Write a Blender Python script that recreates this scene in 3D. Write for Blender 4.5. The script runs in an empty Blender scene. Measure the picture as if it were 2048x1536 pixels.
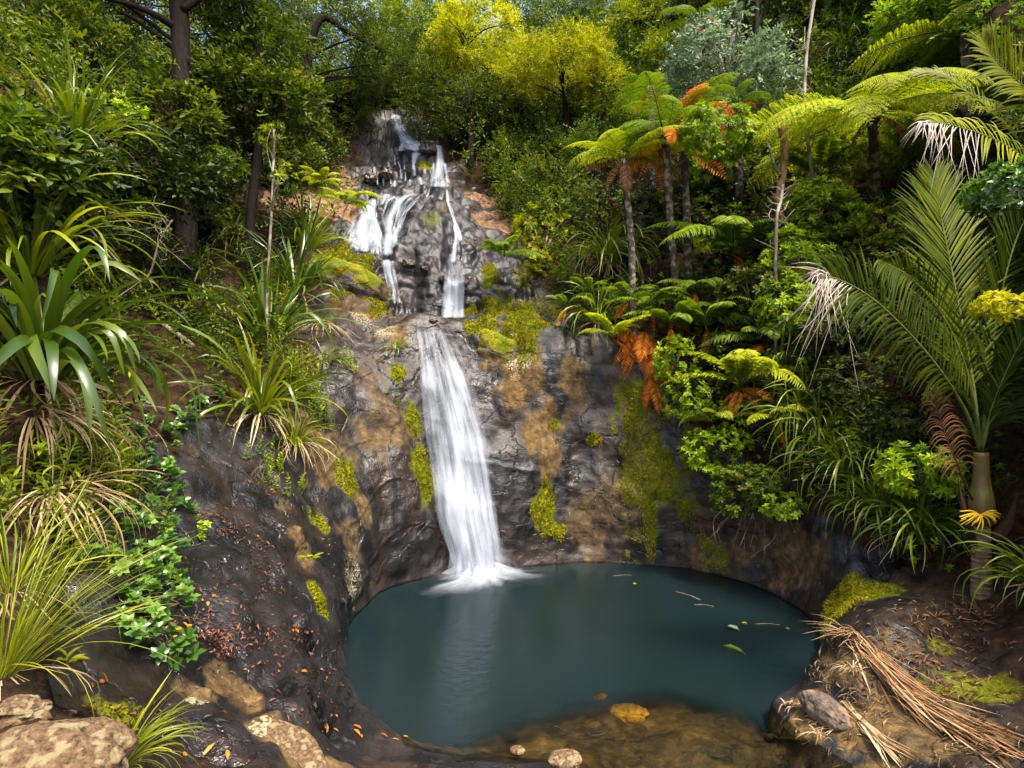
import bpy, math, random
import numpy as np
from mathutils import Vector
from mathutils.bvhtree import BVHTree

rng = np.random.default_rng(11)
random.seed(11)
FOC, CAMZ = 1200.0, 3.0
sc = bpy.context.scene
COL = sc.collection
R = math.radians


def P(px, py, Y):
    """point seen at photo pixel (px, py) at Y metres in front of the viewpoint"""
    return np.array([(px - 1024) * Y / FOC, Y, CAMZ - (py - 768) * Y / FOC])


# ------------------------------------------------------------------ noise
def _hash(ix, iy, iz):
    h = (ix.astype(np.uint32) * np.uint32(374761393) + iy.astype(np.uint32) * np.uint32(668265263)
         + iz.astype(np.uint32) * np.uint32(2147483647 - 1013904223))
    h = (h ^ (h >> np.uint32(13))) * np.uint32(1274126177)
    h = (h ^ (h >> np.uint32(15))) * np.uint32(2246822519)
    h = h ^ (h >> np.uint32(16))
    return h.astype(np.float64) / 2147483648.0 - 1.0


def vnoise(p):
    i = np.floor(p).astype(np.int64)
    f = p - i
    u = f * f * f * (f * (f * 6 - 15) + 10)
    r = 0
    for dx in (0, 1):
        wx = u[:, 0] if dx else 1 - u[:, 0]
        for dy in (0, 1):
            wy = u[:, 1] if dy else 1 - u[:, 1]
            for dz in (0, 1):
                wz = u[:, 2] if dz else 1 - u[:, 2]
                r = r + _hash(i[:, 0] + dx, i[:, 1] + dy, i[:, 2] + dz) * wx * wy * wz
    return r


def fbm(p, freq, octv=4, gain=.5, off=0.):
    s, a = 0, 1.
    q = np.asarray(p, float) * freq + off + 37.3
    for _ in range(octv):
        s = s + a * vnoise(q)
        q = q * 2.03 + 11.7
        a *= gain
    return s


def ridged(p, freq, octv=4, off=0.):
    s, a = 0, 1.
    q = np.asarray(p, float) * freq + off + 91.1
    for _ in range(octv):
        s = s + a * (1 - 2 * np.abs(vnoise(q)))
        q = q * 2.07 + 5.3
        a *= .5
    return s


def sstep(a, b, x):
    t = np.clip((x - a) / (b - a), 0, 1)
    return t * t * (3 - 2 * t)


def norm(v):
    return v / np.maximum(np.linalg.norm(v, axis=-1, keepdims=True), 1e-9)


# ------------------------------------------------------------------ mesh building
class Geo:
    def __init__(self):
        self.V, self.F3, self.F4, self.T, self.n = [], [], [], [], 0

    def add(self, V, f3=None, f4=None, tint=.5):
        V = np.asarray(V, float).reshape(-1, 3)
        if f3 is not None and len(f3):
            self.F3.append(np.asarray(f3, np.int64).reshape(-1, 3) + self.n)
        if f4 is not None and len(f4):
            self.F4.append(np.asarray(f4, np.int64).reshape(-1, 4) + self.n)
        self.V.append(V)
        self.T.append(np.broadcast_to(np.asarray(tint, float), (len(V),)))
        self.n += len(V)

    def mesh(self, name, origin=(0, 0, 0), smooth=True, attrs=None):
        V = np.concatenate(self.V) - np.asarray(origin, float)
        T = np.concatenate(self.T)
        f3 = np.concatenate(self.F3) if self.F3 else np.zeros((0, 3), np.int64)
        f4 = np.concatenate(self.F4) if self.F4 else np.zeros((0, 4), np.int64)
        me = bpy.data.meshes.new(name)
        me.vertices.add(len(V))
        me.vertices.foreach_set('co', V.astype(np.float32).ravel())
        loops = np.concatenate([f3.ravel(), f4.ravel()]).astype(np.int32)
        me.loops.add(len(loops))
        me.loops.foreach_set('vertex_index', loops)
        n = len(f3) + len(f4)
        me.polygons.add(n)
        st = np.concatenate([np.arange(len(f3)) * 3, len(f3) * 3 + np.arange(len(f4)) * 4]).astype(np.int32)
        me.polygons.foreach_set('loop_start', st)
        me.update(calc_edges=True)
        if smooth:
            me.shade_smooth()
        a = me.attributes.new('tint', 'FLOAT', 'POINT')
        a.data.foreach_set('value', T.astype(np.float32))
        for k, v in (attrs or {}).items():
            a = me.attributes.new(k, 'FLOAT', 'POINT')
            a.data.foreach_set('value', np.asarray(v, np.float32))
        return me


def link(name, me, mat=None, parent=None, loc=None):
    o = bpy.data.objects.new(name, me)
    COL.objects.link(o)
    if mat is not None and me is not None and not me.materials:
        me.materials.append(mat)
    if parent is not None:
        o.parent = parent
    if loc is not None:
        o.location = [float(c) for c in loc]
    return o


def tag(o, label=None, cat=None, group=None, kind=None):
    if label:
        o['label'] = label
    if cat:
        o['category'] = cat
    if group:
        o['group'] = group
    if kind:
        o['kind'] = kind
    return o


def thing(name, label, cat, loc=(0, 0, 0), group=None):
    o = link(name, None, loc=loc)
    o.empty_display_size = .1
    return tag(o, label, cat, group)


# ------------------------------------------------------------------ shape makers
def rand_unit(n):
    return norm(rng.normal(size=(n, 3)))


LEAF_DIAMOND = (np.array([[0, 0, 0], [.42, .5, .10], [1, 0, -.06], [.42, -.5, .10]], float),
                np.array([[0, 1, 2], [0, 2, 3]]))
LEAF_OVAL = (np.array([[0, 0, 0], [.2, .36, .07], [.6, .46, .07], [1, 0, -.12], [.6, -.46, .07], [.2, -.36, .07], [.55, 0, -.03]], float),
             np.array([[0, 1, 6], [1, 2, 6], [2, 3, 6], [3, 4, 6], [4, 5, 6], [5, 0, 6]]))
LEAF_LANCE = (np.array([[0, 0, 0], [.3, .5, .12], [.65, .38, .06], [1, 0, -.16], [.65, -.38, .06], [.3, -.5, .12], [.5, 0, 0]], float),
              np.array([[0, 1, 6], [1, 2, 6], [2, 3, 6], [3, 4, 6], [4, 5, 6], [5, 0, 6]]))


def leaves(geo, pos, d, nrm, L, W, tmpl=LEAF_DIAMOND, tint=.5):
    n = len(pos)
    T, F = tmpl
    k = len(T)
    d = norm(d)
    side = norm(np.cross(nrm, d))
    up = np.cross(d, side)
    L = np.broadcast_to(np.asarray(L, float), (n,))[:, None, None]
    W = np.broadcast_to(np.asarray(W, float), (n,))[:, None, None]
    V = pos[:, None] + T[None, :, 0:1] * L * d[:, None] + T[None, :, 1:2] * W * side[:, None] + T[None, :, 2:3] * L * up[:, None]
    idx = (np.arange(n) * k)[:, None, None] + F[None]
    geo.add(V.reshape(-1, 3), f3=idx.reshape(-1, 3), tint=np.repeat(np.broadcast_to(np.asarray(tint, float), (n,)), k))


def straps(geo, base, az, el, L, W, droop, nseg=8, tint=.5, fold=.12, power=1.5, roll=0., root=.5, kink=None, minel=-1.5):
    n = len(base)
    b = lambda a: np.broadcast_to(np.asarray(a, float), (n,))
    az, el, L, W, droop, roll, tint = map(b, (az, el, L, W, droop, roll, tint))
    s = np.linspace(0, 1, nseg + 1)
    ang = el[:, None] - droop[:, None] * s[None] ** power
    if kink is not None:      # some leaves fold over sharply near the tip
        kp, ka = kink
        ang = ang - b(ka)[:, None] * sstep(0, .12, s[None] - b(kp)[:, None])
    ang = np.maximum(ang, minel)
    st = (L / nseg)[:, None]
    mid = (ang[:, 1:] + ang[:, :-1]) / 2
    h = np.concatenate([np.zeros((n, 1)), np.cumsum(np.cos(mid) * st, 1)], 1)
    v = np.concatenate([np.zeros((n, 1)), np.cumsum(np.sin(mid) * st, 1)], 1)
    azs = az[:, None] + roll[:, None] * .35 * s[None] ** 2
    ca, sa = np.cos(azs), np.sin(azs)
    pos = base[:, None] + np.stack([ca * h, sa * h, v], -1)
    tang = np.stack([ca * np.cos(ang), sa * np.cos(ang), np.sin(ang)], -1)
    side0 = np.stack([-sa, ca, np.zeros_like(sa)], -1)
    up0 = np.cross(tang, side0)
    rl = roll[:, None, None] * (s[None, :, None])
    side = side0 * np.cos(rl) + up0 * np.sin(rl)
    up = np.cross(tang, side)
    w = (root + (1 - root) * np.minimum(1, s * 3.5)) * np.clip(1 - s ** 3.2, 0, 1) ** .75
    w = np.maximum(w, .02)[None, :, None] * W[:, None, None]
    Lf = pos + side * w / 2
    Rt = pos - side * w / 2
    Md = pos - up * w * fold
    V = np.stack([Lf, Md, Rt], 2)
    m = nseg + 1
    o = (np.arange(n) * m * 3)[:, None, None]
    r = (np.arange(nseg) * 3)[None, :, None]
    q1 = np.concatenate([o + r, o + r + 1, o + r + 4, o + r + 3], 2)
    q2 = np.concatenate([o + r + 1, o + r + 2, o + r + 5, o + r + 4], 2)
    tt = np.repeat(tint, m * 3)
    geo.add(V.reshape(-1, 3), f4=np.concatenate([q1.reshape(-1, 4), q2.reshape(-1, 4)]), tint=tt)


def smooth_path(pts, n):
    pts = np.asarray(pts, float)
    if len(pts) == 2:
        t = np.linspace(0, 1, n)[:, None]
        return pts[0] * (1 - t) + pts[1] * t
    q = np.vstack([2 * pts[0] - pts[1], pts, 2 * pts[-1] - pts[-2]])
    u = np.linspace(0, len(pts) - 1 - 1e-9, n)
    i = np.floor(u).astype(int)
    f = (u - i)[:, None]
    a, b, c, d = q[i], q[i + 1], q[i + 2], q[i + 3]
    return .5 * (2 * b + (c - a) * f + (2 * a - 5 * b + 4 * c - d) * f ** 2 + (3 * b - 3 * c + d - a) * f ** 3)


def tube(geo, pts, r0, r1, n=12, k=7, tint=.5, bump=.0, path=True, prof=None):
    p = smooth_path(pts, n) if path else np.asarray(pts, float)
    n = len(p)
    t = norm(np.gradient(p, axis=0))
    ref = np.array([0, 1., 0]) if abs(t[0][1]) < .8 else np.array([1., 0, 0])
    a = norm(np.cross(t, ref))
    b = np.cross(t, a)
    s = np.linspace(0, 1, n)
    rad = r0 + (r1 - r0) * s
    if prof is not None:
        rad = rad * prof(s)
    th = np.linspace(0, 2 * np.pi, k, endpoint=False)
    ring = a[:, None] * np.cos(th)[None, :, None] + b[:, None] * np.sin(th)[None, :, None]
    rr = rad[:, None] * np.ones((1, k))
    if bump:
        rr = rr * (1 + bump * rng.normal(size=(n, k)))
    V = p[:, None] + ring * rr[:, :, None]
    i = np.arange(n - 1)[:, None]
    j = np.arange(k)[None]
    j2 = (j + 1) % k
    f = np.stack([i * k + j, i * k + j2, (i + 1) * k + j2, (i + 1) * k + j], -1)
    m = n * k
    V = np.concatenate([V.reshape(-1, 3), p[[0, -1]]])
    jj = np.arange(k)
    caps = np.concatenate([np.stack([np.full(k, m), (jj + 1) % k, jj], 1),
                           np.stack([np.full(k, m + 1), (n - 1) * k + jj, (n - 1) * k + (jj + 1) % k], 1)])
    geo.add(V, f3=caps, f4=f.reshape(-1, 4), tint=tint)


def in_ball(n, shell=2.0):
    return rand_unit(n) * (rng.random((n, 1)) ** (1 / (3 * shell)))


def sprays(geo, C, outward, T=4, m=9, tl=.35, L=.07, W=.026, tmpl=LEAF_DIAMOND, spread=.9, droop=.25, tint0=.5, var=.22, up=1.0):
    """leafy twigs: T twigs at every cluster centre, m leaves along each"""
    M = len(C)
    ct = np.clip(tint0 + var * rng.normal(size=M), 0, 1)
    d = norm(np.repeat(outward, T, 0) * .9 + spread * rng.normal(size=(M * T, 3)) + np.array([0, 0, .25]))
    base = np.repeat(C, T, 0) + .12 * tl * rng.normal(size=(M * T, 3))
    ln = tl * rng.uniform(.6, 1.25, M * T)
    s = (np.arange(m) + .6) / m
    pos = base[:, None] + d[:, None] * (s[None, :, None] * ln[:, None, None])
    pos = pos + np.array([0, 0, -1.]) * (droop * ln[:, None, None] * s[None, :, None] ** 2)
    nn = norm(np.array([0, 0, up]) + .45 * rng.normal(size=(M * T, 3)))
    side = norm(np.cross(d, nn))
    sg = np.where(np.arange(m) % 2 == 0, 1., -1.)
    dd = d[:, None] * .75 + side[:, None] * sg[None, :, None] * .85 + .25 * rng.normal(size=(M * T, m, 3))
    n2 = nn[:, None] + .4 * rng.normal(size=(M * T, m, 3))
    N = M * T * m
    tt = np.clip(np.repeat(ct, T * m) + .13 * rng.normal(size=N), 0, 1)
    leaves(geo, pos.reshape(-1, 3), dd.reshape(-1, 3), norm(n2.reshape(-1, 3)), L * rng.uniform(.7, 1.25, N), W * rng.uniform(.75, 1.2, N), tmpl, tt)


def rosettes(geo, C, axis, k=8, L=.09, W=.036, tilt=.45, tmpl=LEAF_OVAL, tint0=.5, var=.2, whorls=2):
    M = len(C)
    axis = norm(axis)
    ct = np.clip(tint0 + var * rng.normal(size=M), 0, 1)
    ref = norm(np.cross(axis, rand_unit(M)))
    b = np.cross(axis, ref)
    for w in range(whorls):
        ph = rng.uniform(0, 6.28, M)[:, None] + np.linspace(0, 2 * np.pi, k, endpoint=False)[None] + .25 * rng.normal(size=(M, k))
        rad = ref[:, None] * np.cos(ph)[..., None] + b[:, None] * np.sin(ph)[..., None]
        tl = tilt + .45 * w + .18 * rng.normal(size=(M, k, 1))
        d = rad * np.cos(tl) + axis[:, None] * np.sin(tl)
        nn = axis[:, None] * np.cos(tl) - rad * np.sin(tl)
        pos = C[:, None] + axis[:, None] * (.3 * L * w) + 0 * rad
        N = M * k
        sc_ = 1 - .25 * w
        leaves(geo, pos.reshape(-1, 3), d.reshape(-1, 3), nn.reshape(-1, 3), sc_ * L * rng.uniform(.7, 1.2, N), sc_ * W * rng.uniform(.8, 1.15, N),
               tmpl, np.clip(np.repeat(ct, k) + .1 * w + .08 * rng.normal(size=N), 0, 1))


# ------------------------------------------------------------------ materials
def nodes_of(name):
    m = bpy.data.materials.new(name)
    m.use_nodes = True
    nt = m.node_tree
    nt.nodes.clear()
    return m, nt, nt.nodes, nt.links


def N(nt, typ, **kw):
    n = nt.nodes.new(typ)
    for k, v in kw.items():
        if k.startswith('i_'):
            key = k[2:]
            key = int(key) if key.isdigit() else key.replace('_', ' ')
            n.inputs[key].default_value = v
        else:
            setattr(n, k, v)
    return n


def rgba(c):
    return (c[0], c[1], c[2], 1)


def leaf_mat(name, c0, c1, c2=None, trans=.35, rough=.48, spec=.25, tcol=None, hv=.08, warm=True):
    """leaf colour runs c0 -> c1 -> c2 with the leaf's own tint"""
    m, nt, nd, lk = nodes_of(name)
    if warm and c1[1] > c1[0] * 1.05:
        c0, c1, c2 = [None if c is None else (c[0] * 1.22, c[1], c[2] * .65) for c in (c0, c1, c2)]
    at = N(nt, 'ShaderNodeAttribute', attribute_name='tint')
    oi = N(nt, 'ShaderNodeObjectInfo')
    cr = N(nt, 'ShaderNodeValToRGB')
    el = cr.color_ramp.elements
    el[0].position, el[0].color = 0.05, rgba(c0)
    el[1].position, el[1].color = .95, rgba(c2 or c1)
    if c2:
        e = el.new(.5)
        e.color = rgba(c1)
    lk.new(at.outputs['Fac'], cr.inputs['Fac'])
    hs = N(nt, 'ShaderNodeHueSaturation')
    mr = N(nt, 'ShaderNodeMapRange')
    mr.inputs['To Min'].default_value, mr.inputs['To Max'].default_value = 1 - hv * 2.2, 1 + hv * 2.2
    lk.new(oi.outputs['Random'], mr.inputs['Value'])
    lk.new(mr.outputs[0], hs.inputs['Value'])
    lk.new(cr.outputs['Color'], hs.inputs['Color'])
    pb = N(nt, 'ShaderNodeBsdfPrincipled')
    pb.inputs['Roughness'].default_value = rough
    pb.inputs['Specular IOR Level'].default_value = spec
    lk.new(hs.outputs['Color'], pb.inputs['Base Color'])
    out = N(nt, 'ShaderNodeOutputMaterial')
    if trans > 0:
        tl = N(nt, 'ShaderNodeBsdfTranslucent')
        mx = N(nt, 'ShaderNodeMix', data_type='RGBA', blend_type='MULTIPLY')
        mx.inputs['Factor'].default_value = 1
        mx.inputs['B'].default_value = rgba(tcol or (1.45, 1.5, .4))
        lk.new(hs.outputs['Color'], mx.inputs['A'])
        lk.new(mx.outputs['Result'], tl.inputs['Color'])
        ms = N(nt, 'ShaderNodeMixShader')
        ms.inputs['Fac'].default_value = trans
        lk.new(pb.outputs[0], ms.inputs[1])
        lk.new(tl.outputs[0], ms.inputs[2])
        lk.new(ms.outputs[0], out.inputs['Surface'])
    else:
        lk.new(pb.outputs[0], out.inputs['Surface'])
    return m


def bark_mat(name, c0, c1, scale=(9, 9, 2.5), rough=.85, c2=None, bump=.5, patch=3.):
    m, nt, nd, lk = nodes_of(name)
    tc = N(nt, 'ShaderNodeTexCoord')
    mp = N(nt, 'ShaderNodeMapping')
    mp.inputs['Scale'].default_value = scale
    lk.new(tc.outputs['Object'], mp.inputs['Vector'])
    n1 = N(nt, 'ShaderNodeTexNoise', i_Scale=3.0, i_Detail=6.0, i_Roughness=.65)
    lk.new(mp.outputs[0], n1.inputs['Vector'])
    cr = N(nt, 'ShaderNodeValToRGB')
    cr.color_ramp.elements[0].position, cr.color_ramp.elements[0].color = .35, rgba(c0)
    cr.color_ramp.elements[1].position, cr.color_ramp.elements[1].color = .68, rgba(c1)
    lk.new(n1.outputs['Fac'], cr.inputs['Fac'])
    col = cr.outputs['Color']
    if c2:
        n2 = N(nt, 'ShaderNodeTexNoise', i_Scale=patch, i_Detail=4.0)
        lk.new(tc.outputs['Object'], n2.inputs['Vector'])
        r2 = N(nt, 'ShaderNodeValToRGB')
        r2.color_ramp.elements[0].position, r2.color_ramp.elements[1].position = .5, .58
        lk.new(n2.outputs['Fac'], r2.inputs['Fac'])
        mx = N(nt, 'ShaderNodeMix', data_type='RGBA')
        lk.new(r2.outputs['Color'], mx.inputs['Factor'])
        lk.new(col, mx.inputs['A'])
        mx.inputs['B'].default_value = rgba(c2)
        col = mx.outputs['Result']
    pb = N(nt, 'ShaderNodeBsdfPrincipled')
    pb.inputs['Roughness'].default_value = rough
    pb.inputs['Specular IOR Level'].default_value = .5 if rough < .6 else .15
    lk.new(col, pb.inputs['Base Color'])
    bp = N(nt, 'ShaderNodeBump', i_Strength=bump, i_Distance=.02)
    lk.new(n1.outputs['Fac'], bp.inputs['Height'])
    lk.new(bp.outputs[0], pb.inputs['Normal'])
    out = N(nt, 'ShaderNodeOutputMaterial')
    lk.new(pb.outputs[0], out.inputs['Surface'])
    return m


# ------------------------------------------------------------------ camera, light, sky
cd = bpy.data.cameras.new('camera')
cd.sensor_width, cd.sensor_fit = 36, 'HORIZONTAL'
cd.lens = 36 * FOC / 2048
cd.clip_start, cd.clip_end = .05, 2000
cam = bpy.data.objects.new('camera', cd)
COL.objects.link(cam)
cam.location = (0, 0, CAMZ)
cam.rotation_euler = (R(90), 0, 0)
sc.camera = cam

SUN_EL, SUN_AZ = 62, 146      # azimuth of the sun from +Y (into the picture) towards +X
w = bpy.data.worlds.new('World')
sc.world = w
w.use_nodes = True
wn = w.node_tree
bg = wn.nodes['Background']
sky = wn.nodes.new('ShaderNodeTexSky')
sky.sky_type = 'NISHITA'
sky.sun_disc = False
sky.sun_elevation, sky.sun_rotation = R(SUN_EL), R(SUN_AZ)
sky.air_density, sky.dust_density, sky.ozone_density = 1.0, 5.0, 1.0
wn.links.new(sky.outputs[0], bg.inputs['Color'])
bg.inputs['Strength'].default_value = .15
sd = bpy.data.lights.new('sun', 'SUN')
sd.energy, sd.angle, sd.color = 2.3, R(9), (1, .93, .80)
sun = bpy.data.objects.new('sun', sd)
COL.objects.link(sun)
dirv = Vector((math.sin(R(SUN_AZ)) * math.cos(R(SUN_EL)), math.cos(R(SUN_AZ)) * math.cos(R(SUN_EL)), math.sin(R(SUN_EL))))
sun.rotation_euler = dirv.to_track_quat('Z', 'Y').to_euler()
sun.location = (20, 20, 40)
vs = sc.view_settings
vs.view_transform, vs.look, vs.gamma, vs.use_curve_mapping = 'Standard', 'None', 1, False
vs.exposure = 1.6
sc.cycles.max_bounces = 8
sc.cycles.transparent_max_bounces = 16
sc.cycles.diffuse_bounces = 4
sc.cycles.use_denoising = True
sc.cycles.sample_clamp_indirect = 6
# ================================================================== THE ROCK AND THE SLOPES
# columns of profile points round the pool (from the near left, clockwise); rows:
# 0 water line, 1-2 wall, 3 rim, 4.. shoulder, ledges and slopes behind.  Fourth number: how much earth covers the rock there.
def col(*pts):
    return [(P(a, b, c), s) for (a, b, c, s) in pts]


def colw(*pts):
    return [(np.array(p[:3], float), p[3]) for p in pts]


COLS = [
    colw((-.4, 5.55, -.24, 0), (-.45, 5.1, -.06, 0), (-.5, 4.75, .06, 0), (-.55, 4.5, .15, 0), (-.6, 4.1, .3, 0), (-.6, 3.6, .5, 0), (-.6, 3, .75, 0), (-.6, 2.2, 1.05, 0), (-.5, 1, 1.3, 0), (-.4, -1, 1.4, .5)),
    col((800, 1462, 5.2, 0), (760, 1470, 4.98, 0), (700, 1476, 4.75, 0), (630, 1468, 4.45, 0), (550, 1452, 4.1, 0), (440, 1440, 3.7, 0), (300, 1420, 3.35, 0), (120, 1430, 2.9, 0), (-150, 1400, 2.7, .4), (-900, 1200, 2.8, 1)),
    col((702, 1360, 6.08, 0), (682, 1330, 5.95, 0), (655, 1295, 5.85, 0), (610, 1240, 5.8, 0), (550, 1190, 5.7, 0), (450, 1140, 5.5, 0), (330, 1080, 5.3, .2), (200, 960, 5.15, .7), (40, 840, 5.1, 1), (-300, 760, 5.2, 1)),
    col((704, 1250, 7.47, 0), (690, 1195, 7.42, 0), (655, 1120, 7.35, 0), (605, 1035, 7.25, 0), (560, 975, 7.15, .1), (470, 910, 7.0, .15), (390, 850, 6.9, .4), (290, 780, 6.85, .8), (140, 710, 6.9, 1), (-150, 640, 7.2, 1)),
    col((760, 1185, 8.63, 0), (748, 1090, 8.62, 0), (715, 985, 8.62, 0), (668, 890, 8.65, 0), (630, 815, 8.75, .3), (590, 765, 8.85, .6), (550, 725, 9.0, .7), (480, 670, 9.3, .8), (360, 600, 9.7, 1), (150, 500, 10.5, 1)),
    col((812, 1165, 9.07, 0), (808, 1070, 9.12, 0), (800, 960, 9.25, 0), (785, 840, 9.5, 0), (745, 730, 9.9, 0), (705, 655, 10.4, .0), (672, 600, 11.0, .1), (655, 520, 12.2, .2), (640, 425, 14.2, .9), (600, 300, 18, 1)),
    col((900, 1146, 9.53, 0), (882, 1050, 9.6, 0), (862, 930, 9.78, 0), (846, 780, 10.1, 0), (830, 640, 10.8, 0), (808, 628, 11.8, 0), (775, 522, 12.6, 0), (705, 420, 14.6, 0), (750, 330, 16.6, 0), (765, 225, 20, .3)),
    col((1020, 1136, 9.78, 0), (1008, 1040, 9.86, 0), (982, 910, 10.02, 0), (950, 770, 10.35, 0), (912, 645, 10.85, 0), (912, 632, 12.0, 0), (905, 532, 12.45, 0), (865, 385, 15, 0), (850, 300, 17, 0), (800, 222, 20.3, .3)),
    col((1105, 1128, 10.0, 0), (1098, 1030, 10.06, 0), (1085, 910, 10.2, 0), (1072, 760, 10.4, 0), (1058, 632, 10.75, 0), (1050, 612, 12.0, 0), (1010, 530, 12.9, .1), (955, 395, 15.6, .5), (930, 300, 17.6, .8), (880, 215, 20.6, 1)),
    col((1200, 1123, 10.14, 0), (1200, 1020, 10.2, 0), (1195, 910, 10.32, 0), (1186, 800, 10.5, 0), (1165, 680, 10.85, .1), (1150, 630, 11.7, .6), (1130, 530, 13.2, 1), (1110, 400, 16, 1), (1090, 280, 19, 1), (1060, 205, 23, 1)),
    col((1380, 1137, 9.76, 0), (1378, 1045, 9.8, 0), (1372, 960, 9.86, 0), (1345, 850, 10.0, .2), (1310, 740, 10.3, .7), (1300, 640, 11.2, 1), (1310, 520, 12.4, 1), (1320, 390, 14.4, 1), (1320, 240, 17.4, 1), (1300, 120, 22, 1)),
    col((1520, 1175, 8.85, 0), (1532, 1115, 8.9, 0), (1540, 1050, 8.95, 0), (1535, 980, 9.0, .3), (1515, 890, 9.2, 1), (1495, 780, 9.6, 1), (1490, 640, 10.4, 1), (1510, 460, 11.6, 1), (1540, 240, 14.2, 1), (1560, 20, 18, 1)),
    col((1622, 1232, 7.76, 0), (1640, 1180, 7.8, 0), (1650, 1125, 7.85, 0), (1658, 1070, 7.92, .3), (1675, 990, 8.1, .9), (1690, 870, 8.5, 1), (1710, 700, 9.1, 1), (1740, 480, 10.3, 1), (1780, 240, 12.4, 1), (1800, -20, 15.5, 1)),
    col((1642, 1285, 6.96, 0), (1652, 1252, 6.97, 0), (1668, 1212, 7.0, 0), (1705, 1180, 7.02, .1), (1760, 1145, 7.15, .4), (1820, 1080, 7.35, .8), (1870, 960, 7.7, 1), (1900, 760, 8.3, 1), (1940, 500, 9.4, 1), (1980, 180, 11.5, 1)),
    col((1604, 1362, 6.06, 0), (1618, 1352, 6.0, 0), (1655, 1328, 5.97, 0), (1720, 1290, 5.95, .1), (1800, 1250, 6.0, .3), (1900, 1212, 6.1, .6), (2000, 1160, 6.25, .9), (2090, 1040, 6.5, 1), (2160, 850, 7, 1), (2260, 480, 8.3, 1)),
    col((1548, 1402, 5.68, 0), (1575, 1404, 5.6, 0), (1620, 1406, 5.48, 0), (1700, 1398, 5.4, .1), (1800, 1388, 5.3, .3), (1900, 1378, 5.2, .5), (2000, 1366, 5.1, .6), (2100, 1330, 5.1, .8), (2300, 1220, 5.1, 1), (2600, 900, 5.4, 1)),
    colw((2.3, 5.4, -.2, 0), (2.45, 5.12, -.02, 0), (2.62, 5.05, .07, 0), (2.9, 4.95, .16, .1), (3.2, 4.7, .26, .2), (3.5, 4.3, .36, .4), (3.8, 3.8, .5, .6), (4, 3, .7, .8), (4.3, 1.8, 1, 1), (4.8, 0, 1.5, 1)),
    colw((2.2, 6.0, -.28, 0), (2.25, 5.4, -.22, 0), (2.45, 4.8, -.1, 0), (2.7, 4.68, .02, 0), (2.9, 4.4, .12, .1), (3.05, 4, .22, .3), (3.15, 3.4, .32, .5), (3.15, 2.5, .42, .6), (3.1, 1.5, .5, .8), (3, -1, .8, 1)),
    colw((1.5, 6.4, -.26, 0), (1.6, 5.7, -.27, 0), (1.55, 5, -.28, 0), (1.5, 4.7, -.28, 0), (1.5, 4.3, -.3, 0), (1.45, 3.6, -.35, 0), (1.4, 2.8, -.4, 0), (1.3, 2, -.5, 0), (1.2, .5, -.6, 0), (1.0, -2, -.8, .5)),
    colw((.5, 6.15, -.25, 0), (.45, 5.4, -.2, 0), (.4, 4.88, -.08, 0), (.38, 4.7, .02, 0), (.35, 4.45, .1, 0), (.3, 4.1, .2, 0), (.2, 3.5, .4, 0), (.1, 2.7, .7, 0), (0, 1.3, 1.1, 0), (0, -1, 1.3, .5)),
]
CEN = np.array([.95, 7.5, 0])
grid, soilg = [], []
for ci, c in enumerate(COLS):
    p = np.array([a for a, _ in c])
    s = [b for _, b in c]
    w0 = p[0]
    bed0 = CEN + .12 * (w0 - CEN); bed0[2] = -2.3
    bed1 = CEN + .72 * (w0 - CEN); bed1[2] = -1.9 if ci not in (0, 17, 18, 19) else -1.0
    und = CEN + .985 * (w0 - CEN); und[2] = min(w0[2], 0) - .35 if ci not in (0, 17, 18, 19) else w0[2] - .12
    out = norm((p[-1] - CEN) * np.array([1, 1, 0]))
    steep = 0 if ci in (0, 1, 16, 17, 18, 19) else 1
    f1 = p[-1] + out * 12 + np.array([0, 0, 4.5 * steep])
    f2 = p[-1] + out * 160 + np.array([0, 0, 10 * steep])
    if 5 <= ci <= 11:       # the gully runs on gently uphill behind the highest fall
        f1[2] = p[-1][2] + .8
        f2[2] = p[-1][2] - 3
    grid.append(np.vstack([bed0, bed1, und, p, f1, f2]))
    soilg.append([0, 0, 0] + s + [1, 1])
grid = np.array(grid)           # (cols, rows, 3)
soilg = np.array(soilg, float)
NC, NR = grid.shape[:2]


def cr_interp(A, u, periodic):
    n = A.shape[0]
    i = np.floor(u).astype(int)
    f = (u - i).reshape((-1,) + (1,) * (A.ndim - 1))
    g = (lambda k: A[k % n]) if periodic else (lambda k: A[np.clip(k, 0, n - 1)])
    a, b, c, d = g(i - 1), g(i), g(i + 1), g(i + 2)
    ten = .42
    m1, m2 = (c - a) * ten, (d - b) * ten
    return (2 * f ** 3 - 3 * f ** 2 + 1) * b + (f ** 3 - 2 * f ** 2 + f) * m1 + (-2 * f ** 3 + 3 * f ** 2) * c + (f ** 3 - f ** 2) * m2


row_counts = [6, 6, 10, 34, 38, 40, 36, 34, 44, 46, 40, 34, 18, 8]
col_counts = [22, 44, 44, 40, 40, 44, 46, 46, 46, 48, 44, 44, 40, 40, 34, 28, 18, 22, 22, 22]
ur = np.concatenate([i + np.linspace(0, 1, n, endpoint=False) for i, n in enumerate(row_counts[:NR - 1])] + [[NR - 1 - 1e-6]])
uc = np.concatenate([i + np.linspace(0, 1, n, endpoint=False) for i, n in enumerate(col_counts)])
G = cr_interp(np.swapaxes(cr_interp(np.swapaxes(grid, 0, 1), ur, False), 0, 1), uc, True)      # (U, Rr, 3)
S = cr_interp(np.swapaxes(cr_interp(np.swapaxes(soilg, 0, 1), ur, False), 0, 1), uc, True)
S = np.clip(S, 0, 1)
U, Rr = G.shape[:2]
ROWU = np.broadcast_to(ur[None], (U, Rr)).ravel()
COLU = np.broadcast_to(uc[:, None], (U, Rr)).ravel()


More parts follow.
